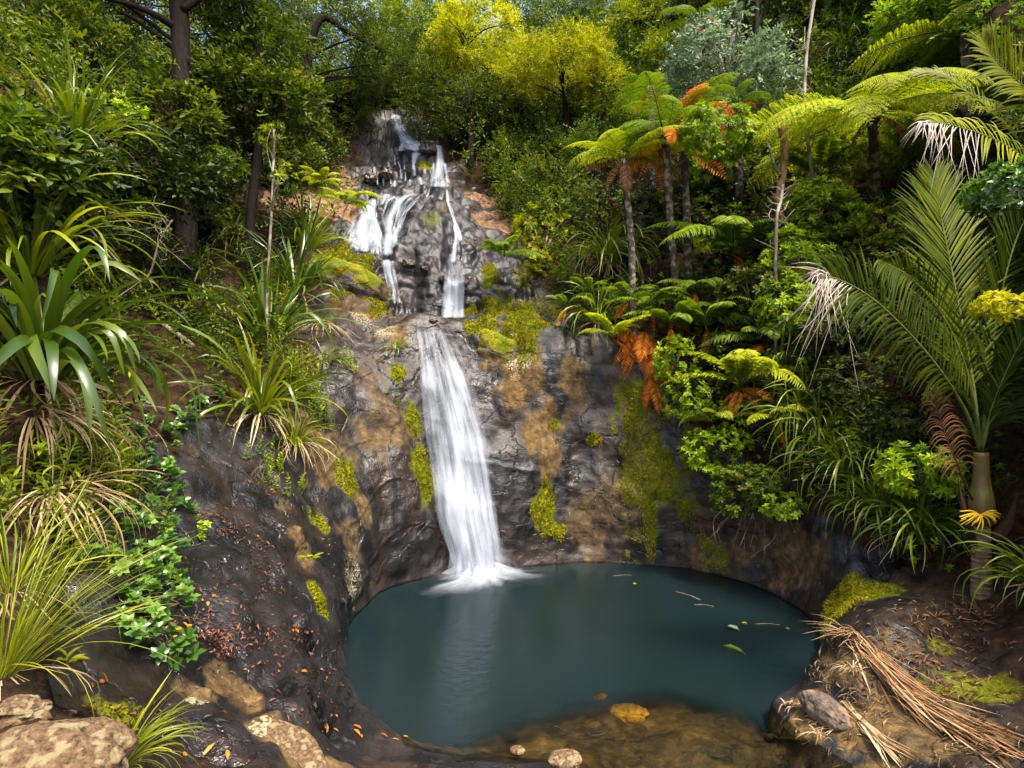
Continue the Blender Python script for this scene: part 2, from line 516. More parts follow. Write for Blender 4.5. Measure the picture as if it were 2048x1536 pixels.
def grid_normals(G):
    du = np.roll(G, -1, 0) - np.roll(G, 1, 0)
    dv = np.gradient(G, axis=1)
    return norm(np.cross(dv, du))


nrm = grid_normals(G)
pts = G.reshape(-1, 3)
nr = nrm.reshape(-1, 3)
soil = S.ravel()
dist = np.linalg.norm(pts - CEN, axis=1)
near = 1 - sstep(22, 40, dist)
wallz = pts[:, 2]
back = sstep(10.6, 12.2, pts[:, 1])                       # the upper cascades are blockier than the bowl
cool = sstep(5.2, 6.6, pts[:, 1])
front = 1 - cool
# big soft lumps
d = .10 * fbm(pts, .75, 3) + .05 * fbm(pts, 2.1, 3, off=9)
# sloping beds and cracks in the bowl wall
warp = .35 * fbm(pts, .6, 2, off=3)
bed = pts[:, 2] + .16 * pts[:, 0] + warp
bed3 = np.stack([bed * 2.4, .25 * pts[:, 0], .25 * pts[:, 1]], 1)
ledge = ridged(bed3, 1.0, 3)
crack = sstep(.90, 1.0, 1 - np.abs(vnoise(np.stack([bed * 1.7, .45 * pts[:, 0] + 5, .45 * pts[:, 1]], 1))))
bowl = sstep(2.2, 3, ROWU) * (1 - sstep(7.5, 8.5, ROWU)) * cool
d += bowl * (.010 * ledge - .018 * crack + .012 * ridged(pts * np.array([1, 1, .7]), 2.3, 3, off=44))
d += .007 * fbm(pts, 7, 4, off=2)
# blocky rubble of the upper cascade: stacked ledges
st = pts[:, 2] * 1.15 + .35 * fbm(pts, .8, 3, off=21)
stair = sstep(0, .7, st % 1.0) - .5
tier = sstep(15.0, 15.8, pts[:, 1])
d += back * (1 - .85 * sstep(18., 19.5, pts[:, 1])) * (1 - soil) * (.16 * ridged(pts, .9, 3, off=7) - .12 + .20 * tier * stair + .075 * ridged(pts + .15 * fbm(pts, 1.5, 2)[:, None], 2.4, 4, off=17))
# lumpy, fissured shelf in the foreground left
d += front * (1 - sstep(-.2, .6, pts[:, 0])) * (.055 * ridged(pts * np.array([1, .75, 1]), 1.9, 4, off=5) - .02)
# earth is bumpier
d += soil * (.12 * fbm(pts, 1.3, 4, off=31))
lim = 1 - .75 * np.exp(-(pts[:, 2] / .12) ** 2)            # keep the water line where it is
G2 = (pts + nr * (d * near * lim)[:, None]).reshape(U, Rr, 3)
pts = G2.reshape(-1, 3)
nr = grid_normals(G2).reshape(-1, 3)
i = np.arange(U)[:, None]
j = np.arange(Rr - 1)[None]
i2 = (i + 1) % U
Q = np.stack([i * Rr + j, i * Rr + j + 1, i2 * Rr + j + 1, i2 * Rr + j], -1).reshape(-1, 4)
BVH = BVHTree.FromPolygons([tuple(v) for v in pts], [tuple(q) for q in Q.tolist()], all_triangles=False)
if nr[np.argmin(np.linalg.norm(pts - np.array([1.5, 10.2, 1.5]), axis=1))][1] > 0:
    Q = Q[:, ::-1]
    nr = -nr


def hit(px, py, default=8.):
    """where the line of sight through a photo pixel meets the ground"""
    d = Vector(((px - 1024) / FOC, 1, -(py - 768) / FOC)).normalized()
    r = BVH.ray_cast(Vector((0, 0, CAMZ)) + d * .4, d, 200)
    if r[0] is None:
        return P(px, py, default)
    return np.array(r[0])


def drop(x, y, z=60.):
    r = BVH.ray_cast(Vector((x, y, z)), Vector((0, 0, -1)), 200)
    return np.array(r[0]) if r[0] is not None else np.array([x, y, 0.])


def blobs(lst, wob=.5, fr=2.2, off=0., vert=1.):
    """soft patches on the rock: (photo pixel, radius in metres, strength, vertical stretch)"""
    m = np.zeros(len(pts))
    nz = fbm(pts * np.array([1, 1, .6]), fr, 4, off=off)
    nz2 = fbm(pts * np.array([1, 1, .35]), 6., 2, off=off + 3)
    for b in lst:
        px, py, r, s = b[:4]
        v = b[4] if len(b) > 4 else 1.
        h_ = b[5] if len(b) > 5 else 1.
        c = hit(px, py)
        q = (pts - c) / np.array([h_, h_, v])
        dd = np.linalg.norm(q, axis=1) / r + wob * nz + .28 * nz2
        m = np.maximum(m, s * (1 - sstep(.55, 1.15, dd)))
    return m
moss = blobs([(690, 530, .75, 1), (735, 585, .6, 1), (660, 500, .5, .8), (975, 640, .5, 1), (1040, 650, .55, 1, 1.3), (935, 632, .35, 1), (985, 560, .5, .9),
              (990, 605, .4, .8), (1030, 560, .5, .5), (1095, 1010, .22, 1, 2.2), (1110, 1060, .22, 1), (1300, 930, .75, .62, 2.4), (1290, 1080, .5, .5), (1440, 1120, .4, .4),
              (640, 1050, .22, .75, 2.8), (632, 1180, .13, .9, 4.), (690, 960, .2, .8, 1.5), (845, 960, .22, .8, 3), (822, 830, .2, .5, 2), (800, 750, .22, .9),
              (1678, 1205, .22, 1, 1.3), (1662, 1250, .22, 1, 1.8), (1720, 1180, .3, .9), (245, 1430, .16, .9), (1960, 1370, .35, .7), (1880, 1300, .2, .6),
              (180, 1440, .15, .6), (660, 390, .5, .45), (1190, 880, .15, .8), (1230, 860, .1, .8), (1110, 850, .12, .7), (870, 440, .35, .35), (845, 330, .3, .7), (1085, 620, .6, .6)], off=1)
ochre = blobs([(740, 625, .6, .9), (775, 660, .4, .8), (700, 610, .5, .9), (660, 560, .5, .7), (615, 880, .4, .85, 2), (560, 1010, .25, .8, 2), (650, 930, .35, .75, 2.2), (600, 1090, .2, .8, 2), (700, 1080, .3, .7, 2.4),
               (720, 1010, .2, .7, 2), (735, 760, .5, .6), (760, 850, .55, .5), (1005, 700, .45, 1), (1050, 770, .42, 1, 1.5), (1085, 860, .33, .95, 2), (1095, 930, .22, 1, 1.7), (1145, 750, .28, .9, 2.2),
               (985, 672, .35, .9), (1420, 1080, .5, .5, 1.5), (1560, 1120, .6, .5), (1620, 1130, .5, .5), (1480, 1090, .4, .5), (1210, 1060, .6, .45), (1250, 790, .2, .5, 3), (1240, 1000, .3, .55, 2),
               (430, 1350, .13, .8), (395, 1385, .13, .8), (455, 1375, .16, .9), (490, 1405, .17, .9), (525, 1445, .15, .9), (550, 1480, .16, .9), (590, 1520, .22, 1), (640, 1530, .18, .9), (1640, 1450, .4, 1.1), (1720, 1450, .55, 1.15), (1850, 1460, .5, .85), (1620, 1400, .25, .9), (1700, 1330, .4, 1.0), (1780, 1380, .5, .9),
               (1690, 1340, .25, .8), (1750, 1400, .3, .8), (950, 1490, .25, .8), (1060, 1500, .25, .9), (870, 1480, .2, .6), (680, 900, .4, .35), (890, 420, .25, .3)], off=5)
ochre = np.maximum(ochre, .30 * sstep(.03, -.12, pts[:, 2]) * (1 - sstep(6.7, 7.2, pts[:, 1])))
lichen = blobs([(700, 1150, .2, .95, 2.2), (690, 1210, .15, .8, 1.8), (1010, 690, .28, 1), (1040, 730, .25, .8), (1060, 780, .25, .6), (745, 640, .4, .75), (770, 660, .25, .7), (420, 1340, .12, 1.2), (390, 1400, .07, 1.1), (530, 1460, .12, 1), (590, 1500, .15, .9),
                (400, 1400, .07, .9), (1650, 1300, .2, .5), (1700, 1430, .2, .4)], off=8)
tanb = blobs([(640, 340, .9, 1), (610, 400, .9, 1), (680, 420, .7, .9), (670, 350, .6, 1), (970, 400, .5, .8), (980, 440, .6, .7)], off=3)   # bare reddish earth beside the upper fall

T_ = Geo()
T_.add(pts, f4=Q)


def rock_material():
    m, nt, nd, lk = nodes_of('wet_rock')
    tc = N(nt, 'ShaderNodeTexCoord')
    obj = tc.outputs['Object']

    def noise(scale, detail=6., rough=.6, vec=obj, sc3=None, dist=0.):
        if sc3:
            mp = N(nt, 'ShaderNodeMapping')
            mp.inputs['Scale'].default_value = sc3
            lk.new(vec, mp.inputs['Vector'])
            vec = mp.outputs[0]
        n = N(nt, 'ShaderNodeTexNoise', i_Scale=scale, i_Detail=detail, i_Roughness=rough, i_Distortion=dist)
        lk.new(vec, n.inputs['Vector'])
        return n.outputs['Fac']

    def ramp(src, stops):
        r = N(nt, 'ShaderNodeValToRGB')
        e = r.color_ramp.elements
        e[0].position, e[0].color = stops[0][0], rgba(stops[0][1])
        e[1].position, e[1].color = stops[-1][0], rgba(stops[-1][1])
        for p_, c_ in stops[1:-1]:
            x = e.new(p_)
            x.color = rgba(c_)
        lk.new(src, r.inputs['Fac'])
        return r.outputs['Color']

    def mix(f, a, b, mode='MIX'):
        x = N(nt, 'ShaderNodeMix', data_type='RGBA', blend_type=mode)
        for s_, v in (('Factor', f), ('A', a), ('B', b)):
            if hasattr(v, 'node'):
                lk.new(v, x.inputs[s_])
            else:
                x.inputs[s_].default_value = v if s_ == 'Factor' else rgba(v)
        return x.outputs['Result']

    def mth(op, a, b=None, clamp=False):
        x = N(nt, 'ShaderNodeMath', operation=op, use_clamp=clamp)
        for k, v in enumerate((a, b)):
            if v is None:
                continue
            if hasattr(v, 'node'):
                lk.new(v, x.inputs[k])
            else:
                x.inputs[k].default_value = v
        return x.outputs[0]

    def attr(n):
        return N(nt, 'ShaderNodeAttribute', attribute_name=n).outputs['Fac']

    def edge(mask, nz, gain=6., amp=.9):
        """break a soft mask up with noise so its border is ragged"""
        a = mth('SUBTRACT', nz, .5)
        a = mth('MULTIPLY', a, amp)
        a = mth('ADD', mask, a)
        a = mth('SUBTRACT', a, .5)
        a = mth('MULTIPLY', a, gain)
        a = mth('ADD', a, .5, clamp=True)
        return mth('MULTIPLY', a, mth('MULTIPLY', mask, 5., clamp=True))

    mid, fine, vfine = attr('nmid'), noise(9., 4, .7), noise(38., 2, .7)
    bmask = attr('nbrown')
    col = ramp(mid, [(.30, (.003, .0026, .0024)), (.52, (.007, .0058, .0053)), (.80, (.021, .016, .0135))])
    brown = ramp(fine, [(.3, (.011, .0055, .003)), (.7, (.052, .027, .012))])
    bm = mth('MULTIPLY', ramp(bmask, [(.46, (0, 0, 0)), (.60, (1, 1, 1))]), .75)
    col = mix(bm, col, brown)
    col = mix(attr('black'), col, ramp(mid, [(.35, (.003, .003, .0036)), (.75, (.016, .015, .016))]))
    soilm = edge(attr('soil'), mid, 5.)
    soilc = ramp(fine, [(.32, (.010, .006, .004)), (.55, (.035, .020, .010)), (.75, (.085, .05, .022))])
    col = mix(soilm, col, soilc)
    och = edge(attr('ochre'), mth('ADD', mth('MULTIPLY', mid, .6), mth('MULTIPLY', fine, .4)), 1.0, 1.7)
    ochc = ramp(fine, [(.25, (.040, .020, .007)), (.5, (.115, .070, .024)), (.78, (.27, .18, .07))])
    col = mix(mth('MULTIPLY', och, .9), col, ochc)
    tan = edge(attr('tanb'), mid, 4.)
    tanc = ramp(fine, [(.3, (.075, .035, .018)), (.55, (.2, .115, .065)), (.75, (.36, .25, .15))])
    col = mix(tan, col, tanc)
    mo = edge(attr('moss'), mth('ADD', mth('MULTIPLY', mid, .55), mth('MULTIPLY', fine, .45)), 1.5, 2.2)
    moc = ramp(vfine, [(.25, (.04, .042, .002)), (.5, (.15, .14, .005)), (.75, (.32, .28, .010))])
    moc = mix(ramp(mid, [(.45, (0, 0, 0)), (.6, (1, 1, 1))]), moc, mix(.6, moc, (.05, .085, .006)))
    col = mix(mo, col, moc)
    vo = N(nt, 'ShaderNodeTexVoronoi', i_Scale=38., i_Randomness=1.)
    lk.new(obj, vo.inputs['Vector'])
    spot = mth('SUBTRACT', mth('MULTIPLY', mth('MULTIPLY', attr('lichen'), mid), 1.15), vo.outputs['Distance'])
    spot = mth('MULTIPLY', mth('MULTIPLY', spot, 6., clamp=True), .8)
    col = mix(spot, col, ramp(vfine, [(.3, (.20, .18, .10)), (.7, (.46, .42, .27))]))
    pb = N(nt, 'ShaderNodeBsdfPrincipled')
    lk.new(col, pb.inputs['Base Color'])
    dry = mth('MAXIMUM', mth('MAXIMUM', soilm, mo), mth('MAXIMUM', mth('MULTIPLY', och, .7), tan))
    ro = mth('ADD', mth('MULTIPLY', mth('SUBTRACT', 1., attr('nstreak')), .55), .17)
    ro = mth('SUBTRACT', ro, mth('MULTIPLY', attr('slick'), .16))
    ro = mth('ADD', ro, mth('MULTIPLY', dry, .6), clamp=True)
    lk.new(ro, pb.inputs['Roughness'])
    pb.inputs['Specular IOR Level'].default_value = .5
    sp = mth('SUBTRACT', .48, mth('MULTIPLY', dry, .38))
    lk.new(sp, pb.inputs['Specular IOR Level'])
    wa = N(nt, 'ShaderNodeVectorMath', operation='ADD')
    lk.new(obj, wa.inputs[0])
    cw = N(nt, 'ShaderNodeCombineXYZ')
    sw = mth('MULTIPLY', mth('SUBTRACT', mid, .5), .55)
    for k_ in range(3):
        lk.new(sw, cw.inputs[k_])
    lk.new(cw.outputs[0], wa.inputs[1])
    mv = N(nt, 'ShaderNodeMapping')
    mv.inputs['Scale'].default_value = (.75, .75, 1.5)
    mv.inputs['Rotation'].default_value = (0, .22, 0)
    lk.new(wa.outputs[0], mv.inputs['Vector'])
    vk = N(nt, 'ShaderNodeTexVoronoi', feature='DISTANCE_TO_EDGE', i_Scale=1.1)
    lk.new(mv.outputs[0], vk.inputs['Vector'])
    crk = mth('MULTIPLY', vk.outputs['Distance'], 45., clamp=True)          # 0 in the cracks
    crk = mth('MAXIMUM', crk, mth('MULTIPLY', mth('SUBTRACT', fine, .42), 6., clamp=True))
    col = mix(mth('MULTIPLY', mth('SUBTRACT', 1., crk), .75), col, (.004, .003, .0025))
    lk.new(col, pb.inputs['Base Color'])
    strat = noise(1.0, 4, .65, sc3=(1.3, 1.3, 9.))
    h = mth('ADD', mth('ADD', fine, mth('MULTIPLY', vfine, .3)), mth('ADD', mth('MULTIPLY', strat, .4), mth('MULTIPLY', crk, .9)))
    bp = N(nt, 'ShaderNodeBump', i_Strength=.5, i_Distance=.045)
    lk.new(h, bp.inputs['Height'])
    lk.new(bp.outputs[0], pb.inputs['Normal'])
    out = N(nt, 'ShaderNodeOutputMaterial')
    lk.new(pb.outputs[0], out.inputs['Surface'])
    return m


nmid = .5 + .30 * fbm(pts, 2.3, 5, .6, off=60)
nstreak = .5 + .33 * fbm(pts * np.array([3.6, 3.6, .22]), 1., 4, off=71) + .12 * fbm(pts, 1.1, 2, off=72)
nbrown = .54 - .20 * sstep(-1., -1.8, pts[:, 0]) * sstep(8.3, 6.8, pts[:, 1]) - .06 * front + .16 * fbm(pts, .55, 3, off=61) + .34 * fbm(pts * np.array([3.2, 3.2, .3]), 1., 4, off=62) + .10 * fbm(pts * np.array([.7, .7, 6.]), 1., 4, off=63)
M_ROCK = rock_material()
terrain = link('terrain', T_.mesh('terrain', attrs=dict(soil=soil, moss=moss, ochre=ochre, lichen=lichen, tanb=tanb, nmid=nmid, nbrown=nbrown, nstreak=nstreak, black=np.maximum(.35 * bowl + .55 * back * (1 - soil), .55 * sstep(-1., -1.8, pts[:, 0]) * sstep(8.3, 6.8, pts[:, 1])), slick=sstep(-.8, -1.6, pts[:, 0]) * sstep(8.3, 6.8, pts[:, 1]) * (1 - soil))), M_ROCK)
tag(terrain, 'wet dark rock bowl round the pool with mossy ledges and forested slopes', 'rock', kind='structure')

ma = moss * (1 - soil)
mf = ma[Q].mean(1) * np.linalg.norm(np.cross(pts[Q[:, 2]] - pts[Q[:, 0]], pts[Q[:, 3]] - pts[Q[:, 1]]), axis=1) * (pts[Q][:, :, 2].mean(1) > .02) * (pts[Q][:, :, 1].mean(1) < 14)
mf = np.where(ma[Q].mean(1) > .35, mf, 0)
mi = rng.choice(len(Q), 42000, p=mf / mf.sum())
mp_ = pts[Q[mi]]
mw = rng.dirichlet(np.ones(4), len(mi))
mc = (mp_ * mw[..., None]).sum(1)
mn = norm(nr[Q[mi, 0]])
mn = np.where((mn * (np.array([0, 0, CAMZ]) - mc)).sum(1)[:, None] < 0, -mn, mn)
g = Geo()
big_ = .45 + .35 * fbm(mc, 3., 3, off=90)
leaves(g, mc - .004 * mn, mn + .7 * rng.normal(size=mc.shape) + np.array([0, 0, -.35]), rand_unit(len(mc)), (.022 + .035 * np.clip(big_, 0, 1)) * rng.uniform(.6, 1.3, len(mc)), .014 + 0 * big_, LEAF_DIAMOND, np.clip(big_ + .18 * rng.normal(size=len(mc)), 0, 1))
M_MOSS = leaf_mat('moss', (.055, .062, .003), (.19, .185, .005), (.40, .36, .010), trans=.25, tcol=(1.2, 1.2, .4), rough=.9, spec=.05)
tag(link('moss', g.mesh('moss', smooth=False), M_MOSS), 'short yellow green moss furring the ledges and seeps of the rock', 'moss', kind='stuff')

# ================================================================== POOL
def water_material():
    m, nt, nd, lk = nodes_of('pool_water')
    tc = N(nt, 'ShaderNodeTexCoord')
    mp = N(nt, 'ShaderNodeMapping')
    mp.inputs['Scale'].default_value = (1, 1.6, 1)
    lk.new(tc.outputs['Object'], mp.inputs['Vector'])
    nz = N(nt, 'ShaderNodeTexNoise', i_Scale=7., i_Detail=4., i_Roughness=.55)
    lk.new(mp.outputs[0], nz.inputs['Vector'])
    bp = N(nt, 'ShaderNodeBump', i_Strength=.3, i_Distance=.025)
    lk.new(nz.outputs['Fac'], bp.inputs['Height'])
    tr = N(nt, 'ShaderNodeBsdfTransparent')
    tr.inputs['Color'].default_value = (.70, .69, .57, 1)
    m1 = tr
    gl = N(nt, 'ShaderNodeBsdfGlossy')
    gl.inputs['Roughness'].default_value = .13
    lk.new(bp.outputs[0], gl.inputs['Normal'])
    fr = N(nt, 'ShaderNodeFresnel', i_IOR=1.33)
    lk.new(bp.outputs[0], fr.inputs['Normal'])
    m2 = N(nt, 'ShaderNodeMixShader')
    lk.new(fr.outputs[0], m2.inputs['Fac'])
    lk.new(m1.outputs[0], m2.inputs[1])
    lk.new(gl.outputs[0], m2.inputs[2])
    out = N(nt, 'ShaderNodeOutputMaterial')
    lk.new(m2.outputs[0], out.inputs['Surface'])
    return m


def murk_material():
    m, nt, nd, lk = nodes_of('murky_water')
    tc = N(nt, 'ShaderNodeTexCoord')
    n2 = N(nt, 'ShaderNodeTexNoise', i_Scale=.45, i_Detail=3.)
    lk.new(tc.outputs['Object'], n2.inputs['Vector'])
    cr = N(nt, 'ShaderNodeValToRGB')
    cr.color_ramp.elements[0].position, cr.color_ramp.elements[0].color = .35, (.012, .029, .044, 1)
    cr.color_ramp.elements[1].position, cr.color_ramp.elements[1].color = .65, (.014, .034, .056, 1)
    lk.new(n2.outputs['Fac'], cr.inputs['Fac'])
    df = N(nt, 'ShaderNodeBsdfDiffuse')
    lk.new(cr.outputs['Color'], df.inputs['Color'])
    out = N(nt, 'ShaderNodeOutputMaterial')
    cl = N(nt, 'ShaderNodeAttribute', attribute_name='cloud')
    tp = N(nt, 'ShaderNodeBsdfTransparent')
    ms = N(nt, 'ShaderNodeMixShader')
    lk.new(cl.outputs['Fac'], ms.inputs['Fac'])
    lk.new(tp.outputs[0], ms.inputs[1])
    lk.new(df.outputs[0], ms.inputs[2])
    lk.new(ms.outputs[0], out.inputs['Surface'])
    return m


def sheet(name, x0, x1, y0, y1, z, mat, label):
    nx, ny = 90, 120
    X, Y = np.meshgrid(np.linspace(x0, x1, nx), np.linspace(y0, y1, ny), indexing='ij')
    ii, jj = np.meshgrid(np.arange(nx - 1), np.arange(ny - 1), indexing='ij')
    wf = np.stack([ii * ny + jj, (ii + 1) * ny + jj, (ii + 1) * ny + jj + 1, ii * ny + jj + 1], -1).reshape(-1, 4)
    g = Geo()
    g.add(np.stack([X, Y, z + 0 * X], -1).reshape(-1, 3), f4=wf)
    yc = np.interp(X, [-1., -.4, .5, 1.5, 2.2, 2.6], [5.0, 5.55, 6.12, 6.36, 5.95, 5.6])
    wv_ = .22 * fbm(np.stack([X, Y, 0 * X], -1).reshape(-1, 3), 1.3, 3).reshape(X.shape)
    cloud = sstep(yc - .62, yc + .04, Y + wv_)
    if z < 0:
        g.V[0] = np.stack([X, Y, -.17 + .14 * sstep(yc + .1, yc + 1.1, Y)], -1).reshape(-1, 3)
    tag(link(name, g.mesh(name, attrs=dict(cloud=cloud.ravel())), mat), label, 'water', kind='structure')


sheet('water', -2.6, 4.6, -3.5, 10.8, 0, water_material(), 'still surface of the plunge pool running out over a brown shallow sill')
sheet('murky_water', -2.6, 4.6, 4.9, 10.8, -.34, murk_material(), 'blue green cloudy depths of the plunge pool')


# ================================================================== WATERFALLS
def fall_material(name, fu, fv, lo, hi, off, white=(.60, .65, .73), thin=0., tr=.35):
    m, nt, nd, lk = nodes_of(name)
    au = N(nt, 'ShaderNodeAttribute', attribute_name='u').outputs['Fac']
    av = N(nt, 'ShaderNodeAttribute', attribute_name='v').outputs['Fac']
    ae = N(nt, 'ShaderNodeAttribute', attribute_name='dens').outputs['Fac']
    cx = N(nt, 'ShaderNodeCombineXYZ')
    cx.inputs[2].default_value = off
    lk.new(au, cx.inputs[0])
    lk.new(av, cx.inputs[1])
    mp = N(nt, 'ShaderNodeMapping')
    mp.inputs['Scale'].default_value = (fu, fv, 1)
    lk.new(cx.outputs[0], mp.inputs['Vector'])
    nz = N(nt, 'ShaderNodeTexNoise', i_Scale=1., i_Detail=5., i_Roughness=.62, i_Distortion=.25)
    lk.new(mp.outputs[0], nz.inputs['Vector'])
    # alpha = smooth(noise + density)
    ad = N(nt, 'ShaderNodeMath', operation='ADD')
    lk.new(nz.outputs['Fac'], ad.inputs[0])
    lk.new(ae, ad.inputs[1])
    mr = N(nt, 'ShaderNodeMapRange', interpolation_type='SMOOTHSTEP')
    mr.inputs['From Min'].default_value, mr.inputs['From Max'].default_value = lo, hi
    mr.inputs['To Max'].default_value = 1 - thin
    lk.new(ad.outputs[0], mr.inputs['Value'])
    df = N(nt, 'ShaderNodeBsdfDiffuse')
    tl = N(nt, 'ShaderNodeBsdfTranslucent')
    mp2 = N(nt, 'ShaderNodeMapping')
    mp2.inputs['Scale'].default_value = (fu * 1.6, fv * .8, 1)
    mp2.inputs['Location'].default_value = (4, 9, 2)
    lk.new(cx.outputs[0], mp2.inputs['Vector'])
    nz2 = N(nt, 'ShaderNodeTexNoise', i_Scale=1., i_Detail=3., i_Roughness=.55)
    lk.new(mp2.outputs[0], nz2.inputs['Vector'])
    cr = N(nt, 'ShaderNodeValToRGB')
    cr.color_ramp.elements[0].position, cr.color_ramp.elements[0].color = .36, rgba([c * .55 for c in white])
    cr.color_ramp.elements[1].position, cr.color_ramp.elements[1].color = .62, rgba(white)
    lk.new(nz2.outputs['Fac'], cr.inputs['Fac'])
    lk.new(cr.outputs['Color'], df.inputs['Color'])
    lk.new(cr.outputs['Color'], tl.inputs['Color'])
    m0 = N(nt, 'ShaderNodeMixShader')
    m0.inputs['Fac'].default_value = tr
    lk.new(df.outputs[0], m0.inputs[1])
    lk.new(tl.outputs[0], m0.inputs[2])
    tp = N(nt, 'ShaderNodeBsdfTransparent')
    m1 = N(nt, 'ShaderNodeMixShader')
    lk.new(mr.outputs[0], m1.inputs['Fac'])
    lk.new(tp.outputs[0], m1.inputs[1])
    lk.new(m0.outputs[0], m1.inputs[2])
    out = N(nt, 'ShaderNodeOutputMaterial')
    lk.new(m1.outputs[0], out.inputs['Surface'])
    return m


def polyline_at(pl, y):
    pl = np.asarray(pl, float)
    return np.interp(y, pl[:, 1], pl[:, 0])


def fall_sheet(left, right, y0, y1, rows=90, cols=22, off=.06, bulge=.1, topfade=.08, botfade=.0, dens=0., mono=True, inset=0., edge_w=.2, wob=.0):
    """a sheet of falling water lying on the rock between two banks"""
    ys = np.linspace(y0, y1, rows)
    s = np.linspace(0, 1, cols)
    YY = np.zeros((rows, cols))
    PX = np.zeros((rows, cols))
    for a, y in enumerate(ys):
        l, r = polyline_at(left, y), polyline_at(right, y)
        l, r = l + inset * (r - l), r - inset * (r - l)
        for b, t in enumerate(s):
            px = l + (r - l) * t
            PX[a, b] = px
            YY[a, b] = hit(px, y)[1]
    if mono:
        YY = np.minimum.accumulate(YY, 0)
    for _ in range(3):
        q = np.pad(YY, ((2, 2), (2, 2)), mode='edge')
        YY = np.minimum(YY, sum(q[2 + i_:rows + 2 + i_, 2 + j_:cols + 2 + j_] for i_ in (-2, -1, 0, 1, 2) for j_ in (-2, -1, 0, 1, 2)) / 25)
    if mono:
        YY = np.minimum.accumulate(YY, 0)
    prof = np.sqrt(np.maximum(1 - (2 * s - 1) ** 2, 0))
    YY = YY - off - bulge * prof[None]
    V = np.stack([(PX - 1024) * YY / FOC, YY, CAMZ - (ys[:, None] - 768) * YY / FOC], -1)
    V[..., 2] = np.maximum(V[..., 2], .01)
    if wob:
        V[..., 1] -= wob * vnoise(np.stack([PX / 14., ys[:, None] / 90. + 0 * PX, 0 * PX + off * 50], -1).reshape(-1, 3)).reshape(rows, cols)
    seg = np.linalg.norm(np.diff(V, axis=0), axis=2).mean(1)
    v = np.concatenate([[0], np.cumsum(seg)])
    wd = np.linalg.norm(V[:, -1] - V[:, 0], axis=1)
    u = s[None] * wd.mean() * np.ones((rows, 1))
    t = np.linspace(0, 1, rows)[:, None]
    e = np.minimum(s, 1 - s)[None] / edge_w
    dn = dens + 0 * u - .42 * (1 - sstep(0, 1, e)) - .6 * (1 - sstep(0, max(topfade, 1e-3), t)) - (.6 * sstep(1 - botfade, 1, t) if botfade else 0)
    dn = dn + .13 * vnoise(np.stack([PX / 26., ys[:, None] / 75. + 0 * PX, 0 * PX + off * 40], -1).reshape(-1, 3)).reshape(rows, cols)
    a, b = np.meshgrid(np.arange(rows - 1), np.arange(cols - 1), indexing='ij')
    f = np.stack([a * cols + b, (a + 1) * cols + b, (a + 1) * cols + b + 1, a * cols + b + 1], -1).reshape(-1, 4)
    return V.reshape(-1, 3), f, u.ravel(), (v[:, None] + 0 * u).ravel(), dn.ravel()


def fall_object(name, label, sheets, mat):
    g = Geo()
    us, vs_, ds = [], [], []
    for k, (V, f, u, v, dn) in enumerate(sheets):
        g.add(V, f4=f)
        us.append(u + 7.3 * k)
        vs_.append(v)
        ds.append(dn)
    me = g.mesh(name, attrs=dict(u=np.concatenate(us), v=np.concatenate(vs_), dens=np.concatenate(ds)))
    return tag(link(name, me, mat), label, 'waterfall', kind='structure')


def stream(p, off=.05, bulge=.03, dens=.05, tf=.12, bf=.12, rows=None, cols=9, ew=.45):
    """a strand of water down a line of (px, py, width) photo pixels"""
    p = np.array(p, float)
    p[:, 2] *= 1.25
    dens += .0
    y0, y1 = p[0, 1], p[-1, 1]
    L_ = [(a - w_ / 2, b) for a, b, w_ in p]
    R_ = [(a + w_ / 2, b) for a, b, w_ in p]
    return fall_sheet(L_, R_, y0, y1, rows or int(max(14, (y1 - y0) / 2.2)), cols, off, bulge, tf, bf, dens, edge_w=ew, mono=True)


M_FALL = fall_material('falling_water', 7., .35, .22, .78, 0., tr=.3)
M_THIN = fall_material('thin_water', 12., .9, .27, .74, 3., tr=.3)
L1 = [(818, 640), (821, 690), (825, 760), (833, 850), (846, 950), (858, 1040), (874, 1090), (893, 1150)]
R1 = [(890, 640), (915, 690), (944, 740), (968, 800), (990, 870), (1006, 950), (1016, 1040), (1024, 1090), (1028, 1146)]
R1b = [(905, 640), (932, 690), (958, 740), (982, 800), (1002, 870), (1016, 950), (1024, 1040), (1030, 1090), (1034, 1146)]
fall_object('waterfall', 'wide white veil of water dropping into the pool', [
    fall_sheet(L1, R1b, 640, 1143, 100, 30, .04, .06, .05, 0, -.17),
    fall_sheet(L1, R1, 645, 1146, 100, 30, .09, .12, .22, 0, -.06, wob=.03),
    fall_sheet(L1, R1, 700, 1146, 90, 26, .14, .16, .25, 0, -.08, inset=.08, wob=.05),
    fall_sheet(L1, R1, 860, 1148, 60, 24, .2, .2, .5, 0, .02, inset=.14, wob=.05),
    stream([(958, 1060, 150), (958, 1110, 170), (960, 1150, 190)], .3, .1, -.06, .6, .0, cols=30)], M_FALL)

